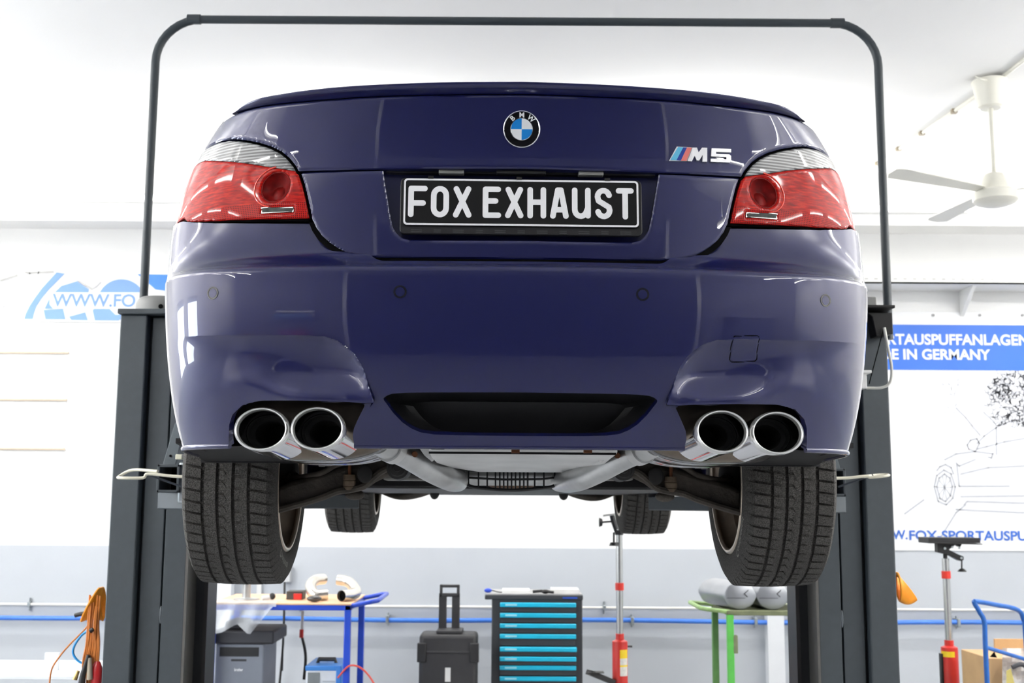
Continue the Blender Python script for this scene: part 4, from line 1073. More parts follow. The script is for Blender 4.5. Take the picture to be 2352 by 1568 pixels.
MB().box((at(1985, 690, 4.8)[0], 4.78, zr + .012), (at(2011, 690, 4.8)[0], 4.84, zr + .075)).build('sensor_box', GREYP, lift, bev=.006)
MB().tube(curve_pts([at(*q) for q in ((2031, 752, 4.64), (2040, 800, 4.64), (2048, 845, 4.64), (2044, 878, 4.65), (2025, 890, 4.66), (1990, 891, 4.68))], 8), .006, 10).build('switch_cable', CABLEW, lift)
MB().tube([at(2029, 757, 4.65), at(1996, 882, 4.68)], .0022, 8).build('pull_cord', GAP, lift)
a, b = at(1974, 850, 4.66), at(1992, 892, 4.66)
MB().box((a[0] - .03, 4.66, b[2]), (b[0], 4.73, a[2])).box((a[0] - .03, 4.65, at(1980, 857, 4.66)[2]), (at(2001, 850, 4.66)[0], 4.74, a[2])).build('junction_box', mat('white_plastic', (226, 226, 224), rough=.4), lift, bev=.003)
# carriages, arms, pads
for s in (-1, 1):
    cy0 = 4.30
    def CXp(px): return XC + s * (abs(at(px, 1100, cy0)[0] - XC))
    zt, zb2 = at(380, 1066, cy0)[2], at(380, 1131, cy0)[2]
    fr = MB(); xa, xb = CXp(360), CXp(412); w = .010
    fr.box((xa, cy0, zb2), (xa + (-s) * w, cy0 + .62, zt)).box((xb, cy0, zb2), (xb + s * w, cy0 + .62, zt)).box((xa, cy0, zt - w), (xb, cy0 + .62, zt)).box((xa, cy0, zb2), (xb, cy0 + .62, zb2 + w))
    car_ = fr.build('carriage', LM, lift, bev=.002)
    MB().box((xa - s * .012, cy0 + .14, zb2 + .01), (xb + s * .012, cy0 + .15, zt - .01)).build('carriage_inside', GAP, car_)
    zq = at(400, 958, cy0 + .1)[2]
    q = [(CXp(363), cy0 + .05, zt), (CXp(392), cy0 + .05, zt), (CXp(411), cy0 + .05, zq - .01), (CXp(408), cy0 + .05, zq + .004), (CXp(398), cy0 + .05, zq + .008), (CXp(386), cy0 + .05, zq - .03)]
    MB().prism(q, (0, .012, 0)).build('guard_plate', mat('grey_guard', (104, 112, 116), rough=.4, metal=.4), car_, bev=.001)
    for f_ in (.1, .9):
        x = CXp(378) + (CXp(400) - CXp(378)) * f_; MB().cyl((x, cy0 + .05, zt + .02 + (zq - zt - .05) * f_), (x, cy0 + .046, zt + .02 + (zq - zt - .05) * f_), .0045, n=12).build('plate_hole', GAP, car_)
    MB().box((CXp(405), cy0 + .02, at(400, 1155, cy0)[2]), (CXp(440), cy0 + .10, at(400, 1060, cy0)[2])).build('arm_pivot', ZINC, car_, bev=.008)
    MB().box((CXp(402), cy0 - .01, at(400, 1055, cy0)[2]), (CXp(418), cy0 + .02, at(400, 1043, cy0)[2])).build('lock_block', mat('cream_block', (222, 220, 196), rough=.5), car_, bev=.003)
    # bent locking rods
    if s < 0: pp = [(430, 1095), (395, 1093), (340, 1088), (328, 1097), (278, 1097), (274, 1094), (305, 1079), (362, 1082)]
    else: pp = [(1915, 1098), (1950, 1097), (1990, 1093), (2000, 1096), (2038, 1092), (2036, 1090), (2010, 1091), (1985, 1094)]
    MB().tube(curve_pts([at(x, y, 4.18 if k not in (5, 6) else 4.24) for k, (x, y) in enumerate(pp)], 5), .0055, 10).build('locking_rod', mat('cream_rod', (226, 222, 202), rough=.35), car_)
    MB().tube([at(340 if s < 0 else 2005, 1090, 4.22), at(420 if s < 0 else 1925, 1118, 4.24)], .0035, 8).build('thin_rod', mat('dark_rod', (52, 58, 66), rough=.4, metal=.5), car_)
    # swing arms and pads
    for yy in (4.02, 5.92):
        p = np.array([XC + s * 1.30, 4.62 if yy < 4.9 else 4.95, 1.655]); q = np.array([XC + s * .77, yy, 1.655])
        am = MB().bar(p, q, .11, .07).build('swing_arm', LM, lift, bev=.006)
        MB().cyl(q + np.array([0, 0, .03]), q + np.array([0, 0, .052]), .05, n=24).build('rubber_pad', mat('pad_rubber', (24, 24, 24), rough=.8), am)

# ================================================================ WALL GRAPHICS AND SERVICES
def wall_poly(pxs, Y, th=.004):
    P = [at(x, y, Y) for x, y in pxs]; return MB().prism(P, (0, th, 0))
def fit_text(body, px0, px1, py0, py1, Y, m, parent, name='lettering', bold=0.0, shear=0.0):
    V, Fc = text_mesh(body, 1.0, bold=bold, shear=shear); A = np.array(V); mn, mx_ = A.min(0), A.max(0)
    a, b = at(px0, py1, Y), at(px1, py0, Y); sx = (b[0] - a[0]) / (mx_[0] - mn[0]); sz = (b[2] - a[2]) / (mx_[1] - mn[1])
    P = [(a[0] + (v[0] - mn[0]) * sx, Y, a[2] + (v[1] - mn[1]) * sz) for v in V]
    return MB().add(P, Fc).build(name, m, parent, smooth=0)
def ribbon(pxs, Y, w, m=None):
    m = m or MB(); P = [at(x, y, Y) for x, y in pxs]
    for a, b in zip(P[:-1], P[1:]):
        d = b - a; d[1] = 0; L = np.linalg.norm(d) + 1e-9; n = np.array([-d[2], 0, d[0]]) / L * w / 2
        e = d / L * w * .3
        m.add([a + n - e, a - n - e, b - n + e, b + n + e], [(0, 1, 2, 3)])
    return m
PB = mat('poster_white', (238, 239, 241), rough=.5, var=.01)
BLUE1 = mat('print_blue', (44, 104, 204), rough=.5, var=.08, scale=.8)
BLUE2 = mat('print_pale_blue', (116, 154, 214), rough=.5, var=.05, scale=2)
# right poster
Y1 = WALL_Y - .012
a, b = at(1972, 1263, Y1), at(2440, 718, Y1)
po = thing('poster', 'white poster with blue headline band and faint car sketch behind the right lift column', 'poster', ((a[0] + b[0]) / 2, Y1, a[2]))
MB().box((a[0], Y1, a[2]), (b[0], Y1 + .004, b[2])).build('poster_sheet', PB, po)
z0, z1 = at(2200, 850, Y1)[2], at(2200, 746, Y1)[2]
MB().box((a[0], Y1 - .003, z0), (b[0], Y1, z1)).build('headline_band', BLUE1, po)
LW = mat('print_white', (240, 242, 246), rough=.5, var=.01)
fit_text('SPORTAUSPUFFANLAGEN', 1978, 2362, 768, 791, Y1 - .005, LW, po, bold=.028)
fit_text('MADE IN GERMANY', 1976, 2274, 802, 825, Y1 - .005, LW, po, bold=.028)
BT = mat('print_text_blue', (44, 98, 190), rough=.5)
fit_text('WWW.', 1992, 2084, 1217, 1238, Y1 - .003, BT, po, bold=.024)
fit_text('FOX-SPORTAUSPU', 2089, 2358, 1219, 1240, Y1 - .003, BT, po, bold=.024)
fit_text('FF.DE', 2364, 2432, 1222, 1243, Y1 - .003, BT, po, bold=.024)
for px in (2143, 2250, 2348, 2040):
    p = at(px, 724, Y1); MB().cyl(p, p - np.array([0, .008, 0]), .012, n=12).build('poster_screw', mat('grey_screw', (150, 150, 150), rough=.5), po)
SK = mat('sketch_grey', (182, 185, 193), rough=.6)
Zp = lambda P: zl(P, 2.7035, 1900, 600)
sk = MB()
for ln in ([(930, 1130), (975, 1085), (1050, 1030), (1130, 995), (1222, 975)], [(930, 1165), (990, 1150), (1100, 1120), (1222, 1100)], [(870, 1140), (890, 1110), (930, 1100), (945, 1130), (920, 1180), (880, 1165), (870, 1140)],
           [(730, 1230), (800, 1195), (920, 1180), (1030, 1195)], [(680, 1300), (700, 1275), (735, 1260), (770, 1280), (785, 1320)], [(665, 1400), (680, 1330), (725, 1295), (770, 1320), (795, 1400), (780, 1470), (740, 1510), (690, 1490), (665, 1400)],
           [(680, 1400), (695, 1345), (728, 1320), (762, 1345), (778, 1400), (765, 1455), (735, 1490), (700, 1470), (680, 1400)], [(800, 1250), (820, 1270), (920, 1230)], [(805, 1260), (820, 1395), (1130, 1395)], [(830, 1320), (1000, 1280), (1222, 1270)],
           [(830, 1460), (1222, 1455)], [(850, 1510), (870, 1490), (1222, 1500)], [(1030, 1190), (1020, 1220), (1000, 1215)], [(950, 1080), (900, 1020), (860, 970), (800, 910)], [(1040, 1000), (970, 935)], [(1050, 1030), (1052, 1200)], [(480, 1568), (600, 1480)], [(700, 1720), (800, 1560), (860, 1510)], [(800, 1540), (1222, 1560)]):
    ribbon(Zp(ln), Y1 - .002, .012, sk)
for k in range(260):        # scribbled tree crown
    x = 1010 + 250 * rng.random(); y = 690 + 320 * rng.random()
    if (x - 1180) ** 2 / 180 ** 2 + (y - 850) ** 2 / 190 ** 2 > 1: continue
    an = rng.random() * 6.28; L = 14 + 22 * rng.random()
    ribbon(Zp([(x, y), (x + L * math.cos(an), y + L * math.sin(an)), (x + L * 1.5 * math.cos(an + .6), y + L * 1.5 * math.sin(an + .6))]), Y1 - .002, .008, sk)
for k in range(60):
    x = 700 + 120 * rng.random(); y = 700 + 260 * rng.random(); an = rng.random() * 6.28
    ribbon(Zp([(x, y), (x + 18 * math.cos(an), y + 18 * math.sin(an))]), Y1 - .002, .005, sk)
for k in range(10):
    an = 2 * math.pi * k / 10; ribbon(Zp([(729, 1403), (729 + 42 * math.cos(an), 1403 + 75 * math.sin(an))]), Y1 - .002, .006, sk)
sk.build('printed_sketch', SK, po, smooth=0)
# left banner
a, b = at(-160, 737, Y1), at(470, 619, Y1)
bn = thing('banner', 'white and pale blue banner with web address behind the left lift column', 'banner', ((a[0] + b[0]) / 2, Y1, a[2]))
MB().box((a[0], Y1, a[2]), (b[0], Y1 + .004, b[2])).build('banner_sheet', PB, bn)
Zq = lambda P: zl(P, 5.88, 0, 600)
wall_poly(Zq([(326, 778), (350, 700), (400, 600), (480, 480), (560, 370), (660, 260), (765, 148), (872, 165), (760, 280), (660, 380), (560, 500), (490, 610), (460, 690), (440, 778)]), Y1 - .004).build('logo_arc', BLUE2, bn)
wall_poly(Zq([(600, 640), (660, 515), (745, 410), (830, 330), (1040, 268), (1195, 375), (1195, 640)]), Y1 - .004).build('logo_shape', BLUE2, bn)
wall_poly(Zq([(588, 655), (850, 640), (885, 782), (612, 780)]), Y1 - .004).build('logo_shape', BLUE2, bn)
wall_poly(Zq([(930, 745), (1150, 685), (1185, 795), (960, 790)]), Y1 - .004).build('logo_shape', BLUE2, bn)
wall_poly(Zq([(1640 + 330 * math.cos(t), 570 - 330 * math.sin(t)) for t in np.linspace(-.1, math.pi + .1, 30)] + [(1250, 660), (1280, 797), (1600, 797)]), Y1 - .004).build('logo_disc', BLUE2, bn)
wall_poly(Zq([(1855, 172), (2400, 182), (2400, 420), (2100, 378)]), Y1 - .004).build('logo_corner', mat('print_mid_blue', (70, 132, 216), rough=.5), bn)
wall_poly(Zq([(670, 500), (700, 420), (1900, 420), (1900, 700), (1560, 720), (1480, 640), (720, 640), (670, 580)]), Y1 - .006).build('text_glow', PB, bn)
fit_text('WWW.FO', 119, 312, 675, 704, Y1 - .008, mat('print_text_pale', (112, 148, 214), rough=.5), bn, bold=.022)
PG = mat('print_pipe_grey', (206, 206, 208), rough=.4, var=.15, scale=6)
wall_poly(Zq([(905, 170), (980, 150), (1090, 200), (1140, 175), (1230, 180), (1365, 280), (1300, 345), (1240, 372), (1060, 265)]), Y1 - .009).build('printed_pipe', PG, bn)
wall_poly(Zq([(0, 385), (80, 378), (125, 410), (215, 590), (190, 630), (100, 630), (60, 600), (0, 640)]), Y1 - .009).build('printed_pipe', PG, bn)
for ln, yo, w_ in (([(10, 260), (230, 190)], .004, .02), ([(345, 148), (400, 158), (520, 150), (720, 142)], .004, .018), ([(1060, 265), (1240, 372)], .011, .012)):
    ribbon(Zq(ln), Y1 - yo, w_).build('printed_line', mat('print_line_grey', (178, 178, 176), rough=.5), bn, smooth=0)
# wall panel with beige strips on the left
a, b = at(-200, 1085, Y1), at(162, 745, Y1)
wp = thing('wall_panel', 'white wall panel with three thin beige strips below the pale banner', 'panel', ((a[0] + b[0]) / 2, Y1, a[2]))
MB().box((a[0], WALL_Y - .005, a[2]), (b[0], WALL_Y - .002, b[2])).build('panel_board', W_WHITE, wp)
for py in (810, 918, 1031):
    p = at(100, py, Y1); q = at(158 - (py - 810) * .04, py, Y1)
    MB().box((a[0], Y1 - .010, p[2] - .008), (q[0], WALL_Y - .005, p[2] + .008)).build('strip', mat('beige_strip', (196, 180, 158), rough=.6), wp, bev=.002)
# white shelf with slotted edge on the right
ys = WALL_Y - .35
a = at(1955, 650, ys); b = at(2440, 632, ys); zt = a[2]
shf = thing('wall_shelf', 'white slotted metal wall shelf above the right poster', 'shelf', ((a[0] + b[0]) / 2, WALL_Y - .01, zt))
MB().box((a[0], ys, zt), (b[0], ys + .012, zt + .075)).box((a[0], ys, zt - .0), (b[0], WALL_Y - .002, zt + .012)).build('shelf_board', STEELW, shf)
for k in range(23):
    x = a[0] + .03 + k * .078
    MB().box((x, ys - .002, zt + .03), (x + .03, ys + .001, zt + .045)).build('slot', mat('slot_grey', (188, 188, 186), rough=.7), shf)
for px in (2240, 1975):
    x = at(px, 660, ys)[0]
    MB().prism([(x, ys + .04, zt), (x, WALL_Y - .003, zt), (x, WALL_Y - .003, zt - .22)], (.03, 0, 0)).build('bracket', STEELW, shf)
# pipes along the dado
def pipe_run(name, label, py, r, m, clips, off, wob=0):
    z = at(1176, py, WALL_Y - off)[2]; t = thing(name, label, 'pipe', (0, WALL_Y - off, z - r))
    P = [(x, WALL_Y - off, z + wob * math.sin(x * 2.1)) for x in np.linspace(LEFT_X + .05, RIGHT_X - .05, 60)]
    MB().tube(P, r, 10).build('pipe_tube', m, t)
    for px in clips:
        x = at(px, py, WALL_Y - off)[0]
        MB().box((x - .012, WALL_Y - off - r * 1.6, z - r * 1.7), (x + .012, WALL_Y - .006, z + r * 1.7)).build('pipe_clip', ZINC, t, bev=.003)
        MB().cyl((x, WALL_Y - off * .6, z - .05), (x, WALL_Y - off * .6, z + .05), .008, n=8).build('clip_screw', ZINC, t)
pipe_run('white_pipe', 'thin white conduit running along the far wall above the blue pipe', 1394, .011, mat('cream_pipe', (228, 226, 218), rough=.4), (67, 1388, 690), .035)
pipe_run('blue_pipe', 'blue compressed-air pipe running along the far wall below the white conduit', 1424, .019, mat('air_pipe_blue', (62, 120, 214), rough=.4), (890, 1452, 1735, 1834, 2200), .085, .006)
# electric box left
a, b = at(645, 1337, WALL_Y - .06), at(668, 1300, WALL_Y - .06)
eb = thing('socket_box', 'grey socket box on the far wall above the blue bench', 'socket', ((a[0] + b[0]) / 2, WALL_Y, a[2]))
MB().box((a[0], WALL_Y - .07, a[2]), (b[0], WALL_Y - .006, b[2])).build('box_body', mat('pale_grey_plastic', (196, 198, 200), rough=.5), eb, bev=.006)
MB().tube([at(654, 1335, WALL_Y - .06), at(653, 1380, WALL_Y - .12), at(652, 1430, WALL_Y - .13), at(650, 1480, WALL_Y - .13), at(645, 1540, WALL_Y - .10), at(640, 1590, WALL_Y - .06)], .009, 8).build('supply_cable', mat('black_cable', (32, 32, 33), rough=.5), eb)
BC = MATS['black_cable']
tr_ = at(590, 1340, WALL_Y - .03); MB().box((at(590, 1400, WALL_Y)[0], WALL_Y - .035, .9), (at(600, 1400, WALL_Y)[0], WALL_Y - .005, 1.12)).build('cable_duct', MATS['white_plastic'], eb)

# ================================================================ CEILING FAN AND CONDUIT
FANM = mat('fan_ivory', (232, 230, 218), rough=.35, var=.02)
fc = at_z(2272, 186, CEIL - .02); fx, fy = fc[0], fc[1]
fan = thing('ceiling_fan', 'ivory ceiling fan with long down rod and three blades', 'fan', (fx, fy, CEIL))
MB().lathe([(.060, -.20), (.075, -.19), (.098, -.06), (.108, -.03), (.108, -.022), (.0, -.018)], (fx, fy, CEIL), (0, 0, 1), 28).lathe([(0, -.20), (.060, -.20)], (fx, fy, CEIL), (0, 0, 1), 28).build('canopy', FANM, fan)
zm = at(2279, 400, fy)[2]; zh = at(2279, 450, fy)[2]
MB().cyl((fx, fy, CEIL - .19), (fx, fy, zm), .014, n=16).build('down_rod', FANM, fan)
MB().lathe([(0, zm - zh + .01), (.055, zm - zh), (.068, zm - zh - .02), (.090, .055), (.092, .035)], (fx, fy, zh), (0, 0, 1), 28).build('motor_cover', FANM, fan)
MB().lathe([(.0, .034), (.120, .032), (.132, .02), (.132, -.03), (.118, -.045), (.07, -.062), (0, -.068)], (fx, fy, zh), (0, 0, 1), 36).build('motor', FANM, fan)
for ang in (95, 205, 335):
    ar = math.radians(ang); d = np.array([math.cos(ar), math.sin(ar), 0]); n_ = np.array([-d[1], d[0], 0]); up = np.array([0, 0, 1.0])
    c0 = np.array([fx, fy, zh + .02]); Q = [c0 + d * .12 - n_ * .03, c0 + d * .80 - n_ * .07 + up * .012, c0 + d * .84 - n_ * .02 + up * .016, c0 + d * .84 + n_ * .05 + up * .028, c0 + d * .78 + n_ * .07 + up * .03, c0 + d * .12 + n_ * .04 + up * .014]
    MB().prism(Q, (0, 0, .006)).build('blade', FANM, fan, bev=.002)
MB().tube(curve_pts([at_z(2240, 176, CEIL - .03), at_z(2258, 183, CEIL - .05), at_z(2290, 185, CEIL - .03)], 6), .006, 8).build('fan_cable', FANM, fan)
p = [at_z(2420, 85, CEIL - .014), at_z(2298, 180, CEIL - .014), at_z(2240, 222, CEIL - .014), at_z(1930, 445, CEIL - .014)]
p[3][1] = min(p[3][1], WALL_Y - .34)
cd = thing('ceiling_conduit', 'thin ivory cable conduit crossing the ceiling past the fan', 'conduit', tuple(p[1]))
MB().tube(p, .012, 8).build('conduit_tube', FANM, cd)
for f_ in (.15, .4, .6, .8):
    q = p[2] + (p[3] - p[2]) * f_; MB().obox(q, (.018, 0, 0), (0, .018, 0), (0, 0, .014)).build('conduit_clip', mat('clip_brown', (150, 138, 118), rough=.6), cd)
q = at_z(277, 415, CEIL - .03); 
ds = thing('smoke_detector', 'small cream detector on the ceiling, left of the crossbar', 'detector', (q[0], min(q[1], 9.2), CEIL))
MB().lathe([(0, -.06), (.03, -.058), (.035, -.02), (.05, -.015), (.05, 0)], (q[0], min(q[1], 9.2), CEIL), (0, 0, 1), 20).build('detector_body', FANM, ds)

# ================================================================ WORKSHOP FURNITURE
TB_ = mat('trolley_blue', (34, 74, 196), rough=.35, coat=.3, var=.04)
WOOD = mat('birch_top', (232, 190, 150), rough=.5, var=.08, scale=14)
Yf, Yb = 7.7, 8.45
zt = at(700, 1385, Yf)[2]
xl0, xr0 = at(480, 1395, Yf)[0], at(806, 1395, Yf)[0]
bench = thing('blue_trolley', 'blue steel trolley table with wooden top behind the left rear tyre', 'trolley', ((xl0 + xr0) / 2, (Yf + Yb) / 2, 0))
MB().box((xl0, Yf, zt - .012), (xr0, Yb, zt)).build('table_top', WOOD, bench, bev=.003)
MB().box((xl0, Yf, zt - .045), (xr0, Yf + .04, zt - .012)).box((xl0, Yb - .04, zt - .045), (xr0, Yb, zt - .012)).box((xl0, Yf, zt - .045), (xl0 + .04, Yb, zt - .012)).box((xr0 - .04, Yf, zt - .045), (xr0, Yb, zt - .012)).build('top_frame', TB_, bench, bev=.004)
for x in (xl0, xr0 - .042):
    for y in (Yf, Yb - .042): MB().box((x, y, .10), (x + .042, y + .042, zt - .03)).build('leg', TB_, bench, bev=.004)
MB().tube([(xr0 - .01, Yf + .03, zt - .02), (xr0 + .13, Yf + .03, zt + .01), (xr0 + .165, Yf + .06, zt + .015), (xr0 + .165, Yb - .12, zt + .015), (xr0 + .13, Yb - .08, zt + .01), (xr0 - .01, Yb - .08, zt - .02)], .015, 12).build('push_handle', TB_, bench)
MB().box((xl0, Yf, .20), (xr0, Yb, .222)).build('lower_shelf', mat('shelf_brown', (130, 96, 74), rough=.6, var=.15, scale=10), bench, bev=.003)
for x in (xl0 + .02, xr0 - .02):
    for y in (Yf + .02, Yb - .02):
        MB().cyl((x - .015, y, .05), (x + .015, y, .05), .05, n=20).build('castor', mat('castor_black', (30, 30, 30), rough=.6), bench)
# plastic sheet draped over the left corner
FILM = mat('clear_film', (228, 233, 238), rough=.35, alpha=.45, var=.05, scale=10)
fm = thing('plastic_sheet', 'translucent plastic sheet hanging over the left corner of the blue trolley', 'sheet', (xl0 + .3, Yf, zt))
pts = []
tops = [(478, 1386), (520, 1386), (560, 1386), (600, 1386), (640, 1386)]
for k, (px, py) in enumerate([(x, 1386) for x in np.linspace(479, 634, 22)]):
    u = k / 21
    low = 1458 - 30 * u if u < .2 else (1452 - 90 * (u - .2) if u < .42 else (1432 + 150 * (u - .42) if u < .6 else 1459 - 190 * (u - .6)))
    low = max(low, 1393)
    top = at(px, py, Yf - .012); 
    pts.append((top[0], Yf + .25, zt + .003)); pts.append((top[0], Yf - .012, zt + .003))
    for f_ in np.linspace(.15, 1, 7):
        q = at(px, 1393 + (low - 1393) * f_, Yf - .02 - .012 * math.sin(u * 19 + f_ * 3)); pts.append(tuple(q))
MB().grid(pts, 22, 9).build('film', FILM, fm, smooth=60)
# spool stand, small parts
def on_top(px, py, Y): p = at(px, py, Y); return np.array([p[0], Y, zt + .001])
p = on_top(566, 1360, 7.95)
sp_ = thing('steel_flange_stand', 'polished steel spool with round flanges on the blue trolley', 'spool', tuple(p))
MB().lathe([(0, 0), (.085, 0), (.085, .008), (.03, .012), (.028, .014), (.028, .115), (.06, .118), (.062, .128), (0, .13)], p, (0, 0, 1), 32).build('spool_body', STEEL, sp_)
def lump(name, label, cat, px, Y, parts):
    p = on_top(px, 1370, Y); t = thing(name, label, cat, tuple(p))
    for nm, mb, m in parts(p): mb.build(nm, m, t, bev=.003)
    return t
lump('cutter', 'small black and white hand tool lying beside the steel spool', 'tool', 612, 7.9, lambda p: [('tool_body', MB().tube([p + np.array([-.03, 0, .015]), p + np.array([.03, .02, .02])], .014, 10), MATS['white_plastic']), ('tool_head', MB().ball(p + np.array([.035, .02, .025]), .022, 10, 8), BC)])
lump('tape_box', 'dark grey box with a red label on the blue trolley', 'box', 680, 8.0, lambda p: [('box_body', MB().box(p + np.array([-.06, -.03, 0]), p + np.array([.05, .09, .055])), mat('dark_grey_box', (70, 68, 66), rough=.6)), ('red_label', MB().box(p + np.array([-.01, -.045, 0]), p + np.array([.045, -.03, .04])), mat('label_red', (200, 36, 30), rough=.5))])
lump('computer_mouse', 'dark computer mouse at the front edge of the blue trolley', 'mouse', 722, 7.78, lambda p: [('mouse_body', MB().ball(p + np.array([0, 0, .022]), .05, 18, 10, sc=(1, .6, .42)), mat('mouse_dark', (54, 52, 52), rough=.3, coat=.5))])
# bent exhaust pipes on the bench
EXP = mat('bright_steel_pipe', (226, 222, 214), rough=.2, metal=.85, var=.08, scale=9)
def pipe_thing(label, P, r):
    P = [np.array(q) for q in P]; t = thing('exhaust_elbow', label, 'pipe', tuple(P[0]), group='exhaust elbows on the trolley')
    MB().tube(curve_pts(P, 6), r, 20, cap=False).build('pipe_wall', EXP, t)
    d = P[-1] - curve_pts(P, 6)[-2]; d /= np.linalg.norm(d)
    MB().cyl(P[-1] - d * .03, P[-1] - d * .025, r * .97, n=20).build('pipe_mouth', GAP, t)
q = lambda px, py, Y: at(px, py, Y)
r_ = .038; zc_ = zt + r_ + .001
def onb(px, Y, dz=0): p = at(px, 1370, Y); return (p[0], Y, zc_ + dz)
pipe_thing('shiny exhaust elbow curving up at the left of the pair on the blue trolley', [onb(752, 7.92), onb(724, 7.90), onb(712, 7.95, .05), onb(722, 8.02, .085), onb(742, 8.1, .09)], .036)
pipe_thing('shiny exhaust elbow with open black mouth at the right end of the blue trolley', [onb(775, 8.12, .085), onb(800, 8.1, .07), onb(818, 8.02, .015), onb(808, 7.92, 0), onb(784, 7.82, 0)], .036)
# printer below
PRG = mat('printer_grey', (118, 124, 136), rough=.5); PRD = mat('printer_dark', (46, 48, 54), rough=.5)
Yp = 7.78; x0, x1 = at(494, 1500, Yp)[0], at(606, 1500, Yp)[0]; zp1 = at(540, 1478, Yp)[2]; zsh = .224
pr_ = thing('printer', 'grey office printer on the lower shelf of the blue trolley', 'printer', ((x0 + x1) / 2, Yp + .2, zsh))
MB().box((x0, Yp, zsh), (x1, Yp + .42, zp1)).build('printer_body', PRG, pr_, bev=.008)
a = at(492, 1478, Yp - .02); b = at(640, 1446, Yp - .02)
MB().box((x0 - .012, Yp - .02, zp1), (at(630, 1460, Yp)[0], Yp + .44, zp1 + .085)).build('scanner', PRD, pr_, bev=.012)
MB().box((at(512, 1440, Yp)[0], Yp + .05, zp1 + .085), (at(549, 1440, Yp)[0], Yp + .35, zp1 + .135)).build('document_feeder', PRD, pr_, bev=.008)
a, b = at(504, 1507, Yp), at(595, 1486, Yp)
MB().box((a[0], Yp - .002, a[2]), (b[0], Yp + .01, b[2])).build('paper_exit', mat('exit_black', (24, 26, 30), rough=.5), pr_, bev=.002)
a, b = at(531, 1518, Yp), at(566, 1513, Yp); MB().box((a[0], Yp - .002, a[2]), (b[0], Yp + .01, b[2])).build('tray_grip', PRD, pr_)
fit_text('brother', 538, 558, 1534, 1541, Yp - .002, LW, pr_, bold=.02)
MB().tube([at(652, 1425, 8.3), at(650, 1480, 8.3), at(648, 1540, 8.3)], .006, 8).build('printer_lead', BC, pr_)
# welder
Yw = 7.75; x0, x1 = at(702, 1550, Yw)[0], at(782, 1550, Yw)[0]; zw = at(740, 1533, Yw)[2]
we = thing('welding_machine', 'white and blue welding machine on the lower shelf of the blue trolley', 'welder', ((x0 + x1) / 2, Yw + .2, zsh))
MB().box((x0, Yw, zsh), (x1, Yw + .4, zw)).build('welder_body', mat('welder_white', (212, 218, 226), rough=.4), we, bev=.012)
MB().box((x0 - .004, Yw - .003, zw - .02), (x1 + .004, Yw + .41, zw + .012)).box((x1 - .03, Yw - .004, zsh), (x1 + .006, Yw + .41, zw)).build('welder_hood', mat('welder_blue', (60, 128, 206), rough=.4), we, bev=.006)
MB().tube([(x0 + .05, Yw + .15, zw), (x0 + .06, Yw + .15, zw + .035), (x1 - .06, Yw + .15, zw + .035), (x1 - .05, Yw + .15, zw)], .014, 10).build('carry_handle', BC, we)
MB().box((x0 + .015, Yw - .006, zw - .10), (x0 + .09, Yw, zw - .03)).build('display', mat('display_grey', (120, 126, 130), rough=.3), we)
for k in range(4): MB().box((x0 + .11, Yw - .004, zw - .09 - k * .018), (x0 + .19, Yw, zw - .082 - k * .018)).build('vent_slot', mat('vent_grey', (170, 178, 188), rough=.5), we)
MB().tube(curve_pts([at(*v) for v in ((776, 1556, 7.72), (800, 1530, 7.68), (822, 1530, 7.68), (842, 1545, 7.68), (858, 1568, 7.68), (864, 1590, 7.68))], 6), .006, 8).build('red_lead', mat('red_hose', (208, 78, 66), rough=.5), we)
# hanging air gun with red grip
ag = thing('air_gun', 'air hose with red coupling hanging under the blue trolley', 'hose', tuple(at(694, 1405, 8.3)))
MB().tube([at(695, 1404, 8.3), at(694, 1445, 8.3)], .010, 10).build('coupling', mat('coupling_white', (222, 222, 220), rough=.35), ag)
MB().tube([at(693, 1445, 8.3), at(692, 1464, 8.3)], .014, 10).build('red_grip', mat('grip_red', (206, 42, 36), rough=.45), ag)
MB().tube(curve_pts([at(694, 1464, 8.3), at(700, 1490, 8.3), at(702, 1515, 8.3), at(698, 1560, 8.3)], 6), .010, 10).build('hose_tail', BC, ag)

# rolling case
CASE = mat('case_black', (48, 48, 50), rough=.55, var=.08, scale=12, bump=.05, bscale=300)
Yc = 8.3; x0, x1 = at(962, 1500, Yc)[0], at(1096, 1500, Yc)[0]; zc1 = at(1030, 1456, Yc)[2]
cs = thing('rolling_case', 'black hard rolling case with its pull handle extended', 'case', ((x0 + x1) / 2, Yc + .12, 0))
MB().box((x0, Yc, .03), (x1, Yc + .26, zc1)).build('case_body', CASE, cs, bev=.03, seg=3)
MB().box((x0 - .004, Yc - .006, zc1 - .13), (x1 + .004, Yc + .266, zc1 - .115)).build('case_rim', CASE, cs, bev=.003)
for s0 in (x0 - .012, x1 - .05):
    MB().box((s0, Yc - .014, zc1 - .19), (s0 + .062, Yc + .02, zc1 - .06)).build('latch', mat('latch_black', (38, 38, 40), rough=.5), cs, bev=.006)
a, b = at(1009, 1450, Yc + .2), at(1056, 1342, Yc + .2); zz1 = b[2]
for px0, px1 in ((1008, 1026), (1038, 1056)):
    MB().box((at(px0, 1400, Yc + .2)[0], Yc + .18, zc1 - .02), (at(px1, 1400, Yc + .2)[0], Yc + .21, zz1 - .06)).build('handle_rail', CASE, cs, bev=.004)
MB().box((a[0], Yc + .175, zz1 - .085), (b[0], Yc + .215, zz1 - .06)).box((a[0], Yc + .175, zz1 - .02), (b[0], Yc + .215, zz1)).box((a[0], Yc + .175, zz1 - .085), (a[0] + .02, Yc + .215, zz1)).box((b[0] - .02, Yc + .175, zz1 - .085), (b[0], Yc + .215, zz1)).build('pull_grip', CASE, cs, bev=.006)
MB().box((at(1002, 1440, Yc)[0], Yc + .02, zc1), (at(1062, 1440, Yc)[0], Yc + .24, zc1 + .022)).build('handle_base', CASE, cs, bev=.005)
